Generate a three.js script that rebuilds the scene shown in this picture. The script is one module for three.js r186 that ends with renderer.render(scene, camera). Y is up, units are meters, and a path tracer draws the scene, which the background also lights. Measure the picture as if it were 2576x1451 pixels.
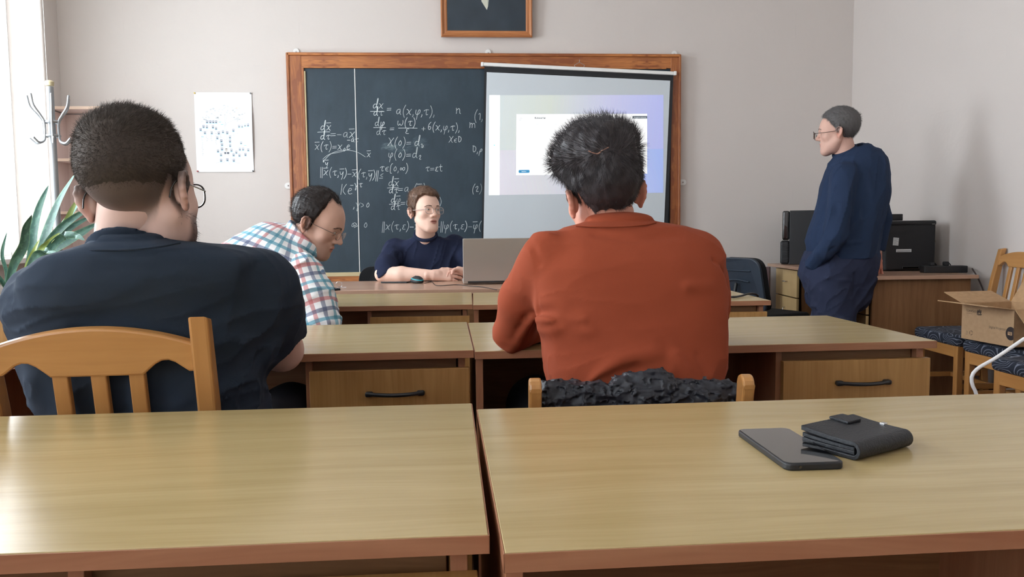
import * as THREE from 'three';
import { RoundedBoxGeometry } from 'three/addons/geometries/RoundedBoxGeometry.js';
import { mergeGeometries } from 'three/addons/utils/BufferGeometryUtils.js';
import { RectAreaLightUniformsLib } from 'three/addons/lights/RectAreaLightUniformsLib.js';

// ---------------------------------------------------------------- camera, sky, daylight, exposure
const scene = new THREE.Scene();
const camera = new THREE.PerspectiveCamera(39.6599, 2576 / 1451, 0.05, 100);
camera.position.set(0, 1.0558, 0);
camera.rotation.set(-0.07668, -0.07147, -0.01084, 'YXZ');
const renderer = new THREE.WebGLRenderer({ antialias: true });
renderer.toneMapping = THREE.LinearToneMapping;
renderer.toneMappingExposure = 0.71;
renderer.shadowMap.enabled = true;
scene.background = new THREE.Color().setRGB(10, 10.5, 11);           // bright overcast sky outside the windows
RectAreaLightUniformsLib.init();
const ROOM = { x0: -2.82, x1: 3.1, z0: -6.1, z1: 2.4, h: 3.5 };
const WINDOWS = [[-5.86, -3.5], [-2.4, -0.7], [0.4, 2.1]];      // z ranges of the three windows in the left wall
const SILL = 0.9, HEAD = 3.0;
for (const [i, [za, zb]] of WINDOWS.entries()) {                                       // daylight that comes in through each window
  const l = new THREE.RectAreaLight(new THREE.Color().setRGB(0.86, 0.96, 1.04), [20, 5.5, 3.5][i], zb - za - (i ? 0.1 : 1.4), HEAD - SILL - 0.15);
  l.position.set(ROOM.x0 + 0.09, (SILL + HEAD) / 2, (za + zb) / 2 + (i ? 0 : 0.65));
  l.lookAt(10, (SILL + HEAD) / 2, (za + zb) / 2 + (i ? 0 : 0.65));
  l.castShadow = true;
  scene.add(l);
}

// ---------------------------------------------------------------- small tools
let seed = 7;
const rnd = () => { seed = (seed + 0x6d2b79f5) | 0; let t = Math.imul(seed ^ (seed >>> 15), 1 | seed); t = (t + Math.imul(t ^ (t >>> 7), 61 | t)) ^ t; return ((t ^ (t >>> 14)) >>> 0) / 4294967296; };
const rr = (a, b) => a + (b - a) * rnd();
const clamp = (v, a = 0, b = 1) => Math.min(b, Math.max(a, v)), lerp = (a, b, t) => a + (b - a) * t;
const sstep = (a, b, v) => { const t = clamp((v - a) / (b - a)); return t * t * (3 - 2 * t); };
const hash = (x, y, z) => { let h = Math.imul(x, 374761393) + Math.imul(y, 668265263) + Math.imul(z, 2147483647 - 1274126177); h = Math.imul(h ^ (h >>> 13), 1274126177); return ((h ^ (h >>> 16)) >>> 0) / 4294967296; };
function noise(x, y, z = 0) {                                           // value noise, 0..1
  const xi = Math.floor(x), yi = Math.floor(y), zi = Math.floor(z); let u = x - xi, v = y - yi, w = z - zi;
  u = u * u * (3 - 2 * u); v = v * v * (3 - 2 * v); w = w * w * (3 - 2 * w);
  const a = lerp(lerp(hash(xi, yi, zi), hash(xi + 1, yi, zi), u), lerp(hash(xi, yi + 1, zi), hash(xi + 1, yi + 1, zi), u), v);
  const b = lerp(lerp(hash(xi, yi, zi + 1), hash(xi + 1, yi, zi + 1), u), lerp(hash(xi, yi + 1, zi + 1), hash(xi + 1, yi + 1, zi + 1), u), v);
  return lerp(a, b, w);
}
const fbm = (x, y, z = 0, n = 4) => { let s = 0, a = 0.5, t = 0; for (let i = 0; i < n; i++) { s += a * noise(x, y, z); t += a; x *= 2.03; y *= 2.03; z *= 2.03; a *= 0.5; } return s / t; };
const V3 = (p) => new THREE.Vector3(p[0], p[1], p[2]);
const rgb = (r, g, b) => new THREE.Color(r / 255, g / 255, b / 255).convertSRGBToLinear();

function canvasTex(w, h, draw, { srgb = true, repeat = false } = {}) {
  const c = document.createElement('canvas'); c.width = w; c.height = h;
  draw(c.getContext('2d'), w, h);
  const t = new THREE.CanvasTexture(c); if (srgb) t.colorSpace = THREE.SRGBColorSpace;
  if (repeat) t.wrapS = t.wrapT = THREE.RepeatWrapping;
  return t;
}
function dataTex(w, h, fn, { srgb = false } = {}) {                    // fn(u, v) -> [r, g, b] 0..255 or one number
  const d = new Uint8Array(w * h * 4);
  for (let y = 0; y < h; y++) for (let x = 0; x < w; x++) {
    const c = fn(x / w, y / h), i = (y * w + x) * 4, a = Array.isArray(c);
    d[i] = a ? c[0] : c; d[i + 1] = a ? c[1] : c; d[i + 2] = a ? c[2] : c; d[i + 3] = 255;
  }
  const t = new THREE.DataTexture(d, w, h); t.wrapS = t.wrapT = THREE.RepeatWrapping; t.magFilter = THREE.LinearFilter; t.minFilter = THREE.LinearFilter;
  if (srgb) t.colorSpace = THREE.SRGBColorSpace; t.needsUpdate = true; return t;
}
const rep = (t, x, y) => { const c = t.clone(); c.repeat.set(x, y); c.needsUpdate = true; return c; };

// ---------------------------------------------------------------- geometry tools
// uv in metres by the face's main direction, U along the grain axis
function metreUV(g, grain = 'x') {
  if (g.index) g = g.toNonIndexed();
  const p = g.attributes.position, n = p.count, uv = new Float32Array(n * 2), A = new THREE.Vector3(), B = new THREE.Vector3(), C = new THREE.Vector3();
  const ax = { x: 0, y: 1, z: 2 }[grain];
  for (let i = 0; i < n; i += 3) {
    A.fromBufferAttribute(p, i); B.fromBufferAttribute(p, i + 1).sub(A); C.fromBufferAttribute(p, i + 2).sub(A); B.cross(C);
    const m = [Math.abs(B.x), Math.abs(B.y), Math.abs(B.z)], k = m.indexOf(Math.max(...m));
    let u = ax; if (u === k) u = (k + 1) % 3; const v = 3 - u - k;
    for (let j = 0; j < 3; j++) { const q = [p.getX(i + j), p.getY(i + j), p.getZ(i + j)]; uv[(i + j) * 2] = q[u]; uv[(i + j) * 2 + 1] = q[v] + k * 0.37; }
  }
  g.setAttribute('uv', new THREE.BufferAttribute(uv, 2)); return g;
}
function merged(list, withColor = false) {
  const out = [].concat(list).map((g) => {
    if (g.index) g = g.toNonIndexed();
    if (!g.attributes.normal) g.computeVertexNormals();
    if (!g.attributes.uv) g.setAttribute('uv', new THREE.BufferAttribute(new Float32Array(g.attributes.position.count * 2), 2));
    for (const k of Object.keys(g.attributes)) if (!['position', 'normal', 'uv', ...(withColor ? ['color'] : [])].includes(k)) g.deleteAttribute(k);
    return g;
  });
  return out.length > 1 ? mergeGeometries(out) : out[0];
}
const box = (w, h, d, x = 0, y = 0, z = 0, r = 0.002, grain = 'x') => metreUV(new RoundedBoxGeometry(w, h, d, 1, Math.min(r, w / 2.1, h / 2.1, d / 2.1)), grain).translate(x, y, z);
const rbox = (w, h, d, r, s, x = 0, y = 0, z = 0, grain = 'x') => metreUV(new RoundedBoxGeometry(w, h, d, s, r), grain).translate(x, y, z);
function tube(pts, r, seg = 24, rad = 8, closed = false, tension) {
  const c = new THREE.CatmullRomCurve3(pts.map(V3), closed, 'catmullrom', tension ?? 0.5), list = [new THREE.TubeGeometry(c, seg, r, rad, closed)];
  if (!closed) for (const p of [pts[0], pts[pts.length - 1]]) list.push(new THREE.SphereGeometry(r, rad, 6).translate(...p));
  return merged(list);
}
const cyl = (r1, r2, h, x, y, z, s = 24) => new THREE.CylinderGeometry(r1, r2, h, s).translate(x, y, z);
function extrude(pts, depth, bevel = 0.003, seg = 2, curve = false) {   // outline in x, y; depth along +z
  const s = new THREE.Shape();
  if (curve) { s.moveTo(...pts[0]); s.splineThru(pts.slice(1).map((p) => new THREE.Vector2(...p))); } else pts.forEach((p, i) => (i ? s.lineTo(...p) : s.moveTo(...p)));
  return new THREE.ExtrudeGeometry(s, { depth: depth - 2 * bevel, bevelEnabled: bevel > 0, bevelSize: bevel, bevelThickness: bevel, bevelOffset: -bevel, bevelSegments: seg, curveSegments: 10 }).translate(0, 0, bevel);
}
// a bar between two points with a rectangular section w x d
function bar(a, b, w, d, r = 0.003, up = [0, 0, 1]) {
  const A = V3(a), B = V3(b), dir = B.clone().sub(A), L = dir.length(); dir.normalize();
  const zx = V3(up).sub(dir.clone().multiplyScalar(V3(up).dot(dir))).normalize(), x = dir.clone().cross(zx);
  const m = new THREE.Matrix4().makeBasis(x, dir, zx).setPosition(A.add(B).multiplyScalar(0.5));
  return metreUV(new RoundedBoxGeometry(w, L, d, 2, r), 'y').applyMatrix4(m);
}

// ---------------------------------------------------------------- naming and adding
const used = {};
const numbered = (n) => { used[n] = (used[n] ?? -1) + 1; return used[n] ? n + '_' + String(used[n]).padStart(3, '0') : n; };
function shade(o) { o.castShadow = o.receiveShadow = true; return o; }
function tag(o, label, category, group) { o.userData.label = label; o.userData.category = category; if (group) o.userData.group = group; return o; }
function thing(name, label, category, pos = [0, 0, 0], turn = 0, group) {
  const o = new THREE.Group(); o.name = numbered(name); o.position.set(...pos); o.rotation.y = turn; scene.add(o);
  return tag(o, label, category, group);
}
function part(name, geoms, mat, parent, label) {
  const m = shade(new THREE.Mesh(merged(geoms), mat)); m.name = parent === scene ? numbered(name) : name; parent.add(m);
  if (label) m.userData.label = label;
  return m;
}
function single(name, label, category, geoms, mat, pos = [0, 0, 0], turn = 0, group) {   // a thing that is one mesh
  const m = part(name, geoms, mat, scene); m.position.set(...pos); m.rotation.y = turn; return tag(m, label, category, group);
}
function struct(name, geoms, mat, parent = scene) { const m = part(name, geoms, mat, parent); if (parent === scene) m.userData.kind = 'structure'; return m; }
function dup(root, pos, turn, label, group) {
  const r = root.clone(); r.name = numbered(root.name.replace(/_\d{3}$/, '')); r.position.set(...pos); r.rotation.y = turn; scene.add(r);
  r.userData = { ...root.userData, label }; if (group) r.userData.group = group; return r;
}

// ---------------------------------------------------------------- materials
const mirror = (t) => { t.wrapS = t.wrapT = THREE.MirroredRepeatWrapping; return t; };
function woodTex(base, dark, { fine = 1, streak = 0.5, knots = 0, seedv = 0, w = 1024, h = 512 } = {}) {   // covers 1.2 m x 0.6 m, grain along u
  return mirror(dataTex(w, h, (u, v) => {
    const x = u * 1.2 + seedv, y = v * 0.6 + seedv * 1.7;
    let wob = fbm(x * 2.2, y * 3, 1, 3) * 0.05;
    let k = fbm(x * 3.5, (y + wob) * 60 * fine, 3, 4) * 0.55 + fbm(x * 14, (y + wob) * 300 * fine, 5, 2) * 0.3 + fbm(x * 1.2, y * 7, 8, 2) * 0.35;
    k = clamp((k - 0.42) * 2.4 * streak + 0.35);
    if (knots) { const n = fbm(x * 9, y * 22, 21, 3); k = clamp(k + sstep(0.62, 0.75, n) * knots); }
    return [0, 1, 2].map((i) => lerp(base[i], dark[i], k));
  }, { srgb: true }));
}
const metres = (t) => { t.repeat.set(1 / 1.2, 1 / 0.6); return t; };
const std = (o) => new THREE.MeshStandardMaterial(o), phys = (o) => new THREE.MeshPhysicalMaterial(o);
const grainBump = metres(mirror(dataTex(1024, 512, (u, v) => 255 * (0.5 * fbm(u * 8, v * 160, 2, 3) + 0.5 * fbm(u * 30, v * 300, 7, 2)))));
const M = {};
M.laminate = phys({ map: metres(woodTex([194, 173, 129], [166, 143, 97], { streak: 0.45 })), roughness: 0.23, bumpMap: grainBump, bumpScale: 0.00006, specularIntensity: 0.9 });
M.laminateV = std({ map: metres(woodTex([190, 148, 92], [158, 114, 62], { streak: 0.6, seedv: 3 })), roughness: 0.45, bumpMap: grainBump, bumpScale: 0.00006 });
M.edge = std({ map: metres(woodTex([176, 128, 96], [150, 98, 70], { streak: 0.6, seedv: 5 })), roughness: 0.4 });
M.panel = std({ map: metres(woodTex([150, 112, 76], [122, 84, 52], { streak: 0.6, seedv: 7 })), roughness: 0.5 });
M.teacher = phys({ map: metres(woodTex([194, 160, 138], [172, 136, 114], { streak: 0.4, seedv: 9 })), roughness: 0.25 });
M.paleDrawer = std({ map: metres(woodTex([226, 200, 150], [204, 172, 120], { streak: 0.5, seedv: 11 })), roughness: 0.45 });
M.chairWood = phys({ map: metres(woodTex([202, 150, 90], [176, 122, 66], { streak: 0.5, fine: 0.6, seedv: 13 })), roughness: 0.35, clearcoat: 0.3, clearcoatRoughness: 0.3 });
M.boardWood = phys({ map: metres(woodTex([214, 140, 74], [140, 76, 38], { streak: 0.75, fine: 0.5, knots: 0.6, seedv: 17 })), roughness: 0.4, clearcoat: 0.3, clearcoatRoughness: 0.35 });
M.rawWood = std({ color: rgb(208, 190, 150), roughness: 0.8 });
M.frameWood = phys({ map: metres(woodTex([200, 136, 88], [160, 96, 56], { streak: 0.7, seedv: 19 })), roughness: 0.35 });
M.shelf = std({ map: metres(woodTex([238, 222, 216], [226, 206, 200], { streak: 0.5, seedv: 23 })), roughness: 0.55 });
M.shelfEdge = std({ color: rgb(228, 200, 180), roughness: 0.5 });
M.darkBrown = std({ map: metres(woodTex([84, 46, 42], [58, 28, 28], { streak: 0.8, seedv: 29 })), roughness: 0.4 });
const plasterBump = rep(dataTex(512, 512, (u, v) => 255 * (0.6 * fbm(u * 40, v * 40, 4, 4) + 0.4 * fbm(u * 8, v * 8, 9, 2))), 0.8, 0.8);
M.wall = std({ color: rgb(216, 208, 203), roughness: 0.75, bumpMap: plasterBump, bumpScale: 0.0015 });
M.ceiling = std({ color: rgb(240, 238, 234), roughness: 0.9 });
M.floor = std({ map: metres(woodTex([150, 104, 66], [112, 72, 42], { streak: 0.8, seedv: 31 })), roughness: 0.4 });
M.whitePaint = std({ color: rgb(238, 238, 236), roughness: 0.4 });
M.glass = phys({ color: 0xffffff, transmission: 1, thickness: 0, roughness: 0.02, ior: 1.5 });
M.lens = phys({ color: 0xffffff, transmission: 1, thickness: 0, roughness: 0.0, ior: 1.45 });
M.blind = phys({ color: rgb(250, 250, 248), roughness: 0.9, transmission: 0.45, thickness: 0 });
M.blackPlastic = std({ color: rgb(30, 32, 36), roughness: 0.42 });
M.blackMatte = std({ color: rgb(34, 36, 40), roughness: 0.7 });
M.blackGloss = phys({ color: rgb(14, 15, 18), roughness: 0.12, clearcoat: 1 });
M.shellPlastic = std({ color: rgb(40, 52, 66), roughness: 0.45 });
M.blackFabric = std({ color: rgb(24, 25, 28), roughness: 0.95 });
M.chrome = std({ color: rgb(205, 205, 208), roughness: 0.22, metalness: 1 });
M.paintedMetal = std({ color: rgb(150, 152, 154), roughness: 0.4, metalness: 0.3 });
M.silver = std({ color: rgb(186, 182, 178), roughness: 0.38, metalness: 0.75 });
M.white = std({ color: rgb(240, 240, 238), roughness: 0.6 });
M.cableWhite = std({ color: rgb(240, 240, 242), roughness: 0.4 });
M.cableBlack = std({ color: rgb(28, 28, 30), roughness: 0.5 });
M.cableBeige = std({ color: rgb(150, 134, 108), roughness: 0.6 });
M.cardboard = std({ map: mirror(dataTex(256, 256, (u, v) => { const k = fbm(u * 60, v * 60, 2, 3); return [168 + 22 * k, 134 + 20 * k, 98 + 18 * k]; }, { srgb: true })), roughness: 0.9 });
M.terracotta = std({ color: rgb(150, 92, 66), roughness: 0.8 });
M.soil = std({ color: rgb(60, 44, 34), roughness: 1 });

// ---------------------------------------------------------------- the room
{
  const { x0, x1, z0, z1, h } = ROOM, T = 0.36, zc = (z0 + z1) / 2, L = z1 - z0, xc = (x0 + x1) / 2, W = x1 - x0;
  struct('floor', box(W + 2 * T, 0.2, L + 2 * T, xc, -0.1, zc), M.floor);
  struct('ceiling', box(W + 2 * T, 0.2, L + 2 * T, xc, h + 0.1, zc), M.ceiling);
  struct('wall_front', box(W + 2 * T, h, T, xc, h / 2, z0 - T / 2), M.wall);
  struct('wall_back', box(W + 2 * T, h, T, xc, h / 2, z1 + T / 2), M.wall);
  struct('wall_right', box(T, h, L, x1 + T / 2, h / 2, zc), M.wall);
  const left = [], cuts = [z0, ...WINDOWS.flat(), z1];
  for (let i = 0; i < cuts.length; i += 2) left.push(box(T, h, cuts[i + 1] - cuts[i], x0 - T / 2, h / 2, (cuts[i] + cuts[i + 1]) / 2));
  for (const [a, b] of WINDOWS) {
    left.push(box(T, SILL, b - a, x0 - T / 2, SILL / 2, (a + b) / 2));
    left.push(box(T, h - HEAD, b - a, x0 - T / 2, (h + HEAD) / 2, (a + b) / 2));
  }
  struct('wall_left', left, M.wall);
  WINDOWS.forEach(([a, b], i) => {
    const w = new THREE.Group(); w.name = 'window_' + (i + 1); w.userData.kind = 'structure'; w.position.set(x0 - 0.26, SILL, (a + b) / 2); scene.add(w);
    const H = HEAD - SILL, D = b - a;
    struct('window_frame', [box(0.08, 0.08, D, 0, 0.04, 0), box(0.08, 0.08, D, 0, H - 0.04, 0), box(0.076, H - 0.01, 0.08, 0, H / 2, -D / 2 + 0.042), box(0.076, H - 0.01, 0.08, 0, H / 2, D / 2 - 0.042), box(0.072, H - 0.02, 0.09, 0, H / 2, 0), box(0.066, 0.07, D - 0.02, 0, H * 0.7, 0)], M.whitePaint, w);
    for (const s of [-1, 1]) for (const [ya, yb] of [[0.08, H * 0.7 - 0.035], [H * 0.7 + 0.035, H - 0.08]]) struct('pane', box(0.006, yb - ya, D / 2 - 0.125, 0, (ya + yb) / 2, s * (D / 4 + 0.0025)), M.glass, w);
    struct('window_sill', box(0.42, 0.035, D + 0.06, 0.2, -0.02, 0, 0.006), M.whitePaint, w);
  });
  struct('baseboard_right', box(0.018, 0.1, L, x1 - 0.009, 0.05, zc), M.panel);
  struct('baseboard_front', box(W, 0.1, 0.018, xc, 0.05, z0 + 0.009), M.panel);
}
{ // vertical blind over the window that the photograph shows
  const t = thing('vertical_blind', 'white vertical slat blind over bright window beside the coat rack', 'blind', [ROOM.x0 + 0.02, SILL, (WINDOWS[0][0] + WINDOWS[0][1]) / 2]);
  const D = WINDOWS[0][1] - WINDOWS[0][0] + 0.02, H = HEAD - SILL + 0.02, n = 25, sp = D / n;
  part('head_rail', box(0.05, 0.05, D, 0.02, H + 0.02, 0), M.white, t);
  const slat = new THREE.BoxGeometry(0.0016, H - 0.03, sp * 1.18);
  for (let i = 0; i < n; i++) { const m = part('slat', slat.clone(), M.blind, t); m.position.set(0.02, H / 2 + 0.015, -D / 2 + (i + 0.5) * sp); m.rotation.y = 0.5 + rr(-0.04, 0.04); }
  const w = new THREE.BoxGeometry(0.006, 0.03, sp * 0.95);
  for (let i = 0; i < n; i++) { const m = part('bottom_weight', w.clone(), M.white, t); m.position.set(0.02, 0.018, -D / 2 + (i + 0.5) * sp); m.rotation.y = 0.5; }
  const pts = []; for (let i = 0; i <= n * 4; i++) pts.push([0.045, 0.012 - 0.016 * Math.abs(Math.sin((i / 4) * Math.PI)), -D / 2 + (i / (n * 4)) * D]);
  part('bead_chain', tube(pts, 0.0018, n * 8, 5), M.white, t);
}
{ // radiator under the window
  const t = thing('radiator', 'white ribbed radiator under the bright window behind the plant', 'radiator', [ROOM.x0 + 0.075, 0.18, -4.8]);
  for (let i = 0; i < 14; i++) part('rib', rbox(0.09, 0.56, 0.062, 0.018, 2, 0, 0.28, -0.46 + i * 0.071), M.whitePaint, t);
  part('pipe', [tube([[0, 0.53, 0.49], [0, 0.53, 0.62], [-0.03, 0.45, 0.66], [-0.03, -0.15, 0.66]], 0.012, 20)], M.whitePaint, t);
}

// ---------------------------------------------------------------- blackboard with chalk writing
const BZ = ROOM.z0 + 0.03;
const affX = (px, py) => -3.32598 + 0.0029447 * px - 0.0000633 * py, affY = (px, py) => 2.76465 - 0.0000193 * px - 0.0029448 * py;
// stroke letters: polylines in units of x height, baseline at 0
const GL = {
  d: [[[0.9, 0.75], [0.5, 1], [0.1, 0.6], [0.15, 0.1], [0.5, 0], [0.85, 0.4], [1.0, 1.2], [1.05, 2.1], [0.85, 2.0], [0.85, 0.6], [0.95, 0.1], [1.15, 0]]],
  x: [[[0, 0.95], [0.3, 0.9], [0.55, 0.2], [0.85, 0.0]], [[0.9, 1], [0.5, 0.5], [0, 0]]],
  t: [[[0, 0.75], [0.25, 1], [0.9, 0.95]], [[0.5, 0.97], [0.4, 0.3], [0.55, 0], [0.8, 0.15]]],
  T: [[[0.3, 1.6], [0.3, 0.3], [0.5, 0], [0.8, 0.1]], [[0, 1.05], [0.7, 1.1]]],
  '=': [[[0, 0.65], [0.9, 0.7]], [[0, 0.3], [0.9, 0.35]]],
  '-': [[[0, 0.5], [0.8, 0.5]]],
  '+': [[[0, 0.5], [0.9, 0.5]], [[0.45, 0.9], [0.45, 0.1]]],
  a: [[[0.8, 0.9], [0.4, 1], [0.05, 0.5], [0.3, 0.02], [0.7, 0.3], [0.85, 0.95], [0.8, 0.2], [1.0, 0]]],
  '(': [[[0.5, 1.7], [0.15, 1.1], [0.1, 0.2], [0.45, -0.5]]],
  ')': [[[0, 1.7], [0.4, 1.1], [0.4, 0.2], [0, -0.5]]],
  '[': [[[0.5, 1.6], [0.1, 1.6], [0.1, -0.4], [0.5, -0.4]]],
  ',': [[[0.1, 0.1], [0.15, -0.1], [0.0, -0.35]]],
  f: [[[0.1, 0.9], [0, 0.3], [0.4, 0], [0.9, 0.3], [0.95, 0.85], [0.65, 1], [0.5, 0.4], [0.4, -0.8]]],
  w: [[[0.1, 1], [0, 0.3], [0.3, 0], [0.6, 0.5], [0.7, 0.1], [1.1, 0.1], [1.3, 0.7], [1.2, 1.1]]],
  e: [[[0.05, 0.5], [0.7, 0.6], [0.6, 1], [0.25, 0.95], [0.05, 0.4], [0.35, 0], [0.8, 0.15]]],
  E: [[[0.7, 0.95], [0.3, 1], [0.15, 0.7], [0.45, 0.55], [0.1, 0.4], [0.1, 0.05], [0.7, 0.05]]],
  b: [[[0.6, 1.6], [0.15, 1.3], [0.1, 0.3], [0.4, 0], [0.75, 0.3], [0.6, 0.75], [0.15, 0.6]]],
  n: [[[0, 1], [0.15, 0.5], [0.1, 0]], [[0.1, 0.6], [0.5, 1], [0.75, 0.7], [0.75, 0.1], [0.95, 0]]],
  m: [[[0, 1], [0.1, 0.5], [0.05, 0]], [[0.05, 0.6], [0.4, 1], [0.55, 0.6], [0.55, 0]], [[0.55, 0.6], [0.9, 1], [1.1, 0.6], [1.15, 0]]],
  X: [[[0, 1.5], [0.35, 1.3], [0.75, 0.1], [1.05, 0]], [[1.05, 1.5], [0.5, 0.7], [0, 0]]],
  0: [[[0.45, 1], [0.08, 0.6], [0.2, 0.05], [0.6, 0.1], [0.75, 0.6], [0.45, 1]]],
  1: [[[0, 0.9], [0.3, 1.3], [0.3, 0]]],
  2: [[[0, 0.9], [0.3, 1.3], [0.6, 1], [0.1, 0.05], [0.7, 0.1]]],
  D: [[[0.15, 1.5], [0.15, 0], [0.8, 0.2], [0.95, 0.9], [0.6, 1.4], [0, 1.5]]],
  p: [[[0.1, -0.7], [0.2, 0.3], [0.5, 0.9], [0.8, 0.6], [0.5, 0.1], [0.15, 0.2]]],
  i: [[[0.75, 0.9], [0.2, 0.85], [0.05, 0.4], [0.3, 0.02], [0.75, 0.05]], [[0.1, 0.48], [0.6, 0.48]]],
  o: [[[0.5, 0.5], [0.2, 0.85], [0, 0.5], [0.2, 0.15], [0.7, 0.8], [1.05, 0.85], [1.1, 0.35], [0.8, 0.15], [0.5, 0.5]]],
  K: [[[0.15, 1.6], [0.1, 0]], [[0.9, 1.6], [0.2, 0.7], [0.9, 0]]],
  g: [[[0, 1], [0.3, 0.7], [0.5, 0]], [[0.95, 1], [0.5, 0], [0.3, -0.6], [0.5, -0.8], [0.6, -0.3]]],
  y: [[[0, 0.9], [0.05, 0.35], [0.45, 0.3], [0.7, 0.9]], [[0.7, 0.9], [0.65, -0.2], [0.4, -0.7]]],
  '>': [[[0, 0.9], [0.8, 0.5], [0, 0.1]]],
  G: [[[0, 1.1], [0.8, 0.75], [0, 0.35]], [[0.05, 0.05], [0.8, 0.4]]],
  L: [[[0.8, 1.0], [0, 0.65], [0.8, 0.35]], [[0.05, 0.05], [0.8, 0.05]]],
  '|': [[[0, 1.6], [0.05, -0.6]]],
  k: [[[0, 0], [0.3, 0.7], [0.55, 0.0]]],
};
// [text, left px, baseline px, x height px, overall tilt]; a letter followed by ~ gets a bar above; _ lowers and shrinks the next letter
const CHALK = [
  ['dx', 936, 273, 12], ['dt', 938, 291, 11], ['=', 972, 281, 12], ['a(x,f,t),', 994, 288, 14, 0.02], ['n', 1145, 285, 14], ['(1,', 1191, 300, 15],
  ['df', 941, 317, 11], ['dt', 945, 339, 11], ['=', 979, 330, 12], ['w(t)', 998, 316, 12], ['E', 1018, 336, 13], ['+', 1059, 329, 11], ['b(x,f,t),', 1074, 326, 12, 0.03], ['m', 1180, 320, 13],
  ['X(0)=', 974, 366, 13], ['d_1,', 1040, 366, 13], ['f(0)=d_2', 975, 396, 13], ['XiD', 1128, 357, 10], ['D,p', 1187, 382, 11],
  ['ti[0,o)', 954, 430, 12], ['t=ET', 1069, 430, 11],
  ['dx~', 975, 467, 12], ['dt', 976, 485, 11], ['=a_0(x~)', 1000, 482, 13], ['(2)', 1187, 482, 12],
  ['df~', 981, 509, 11], ['dt', 981, 527, 11], ['=w(t,f~,t)', 1006, 517, 13],
  ['||x(t,E)-x~(t)||+||f(t,E)-f~(t_E', 960, 577, 12.4],
  ['dx~', 806, 328, 12], ['dt', 806, 351, 11], ['=-ax~', 832, 346, 14], ['-at', 873, 357, 9], ['x~(t)=x_0e', 793, 376, 12], ['x~', 922, 394, 10], ['y~', 818, 416, 9],
  ['||x~(t,y~)-x~(t,y~)||L', 806, 439, 12, 0.06], ['Ke', 855, 488, 16], ['-gt', 880, 470, 10], [',g>0', 888, 521, 12], ['0', 882, 570, 10], ['G', 889, 572, 12], ['0', 913, 572, 13],
];
const BARS = [[931, 281, 965, 281], [939, 321, 969, 321], [1001, 322, 1048, 322], [973, 472, 1001, 471], [978, 513, 1003, 512], [800, 333, 830, 332]];
const slate = { x0: -1.089, x1: 0.42, y0: 0.7, y1: 2.244 };
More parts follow.
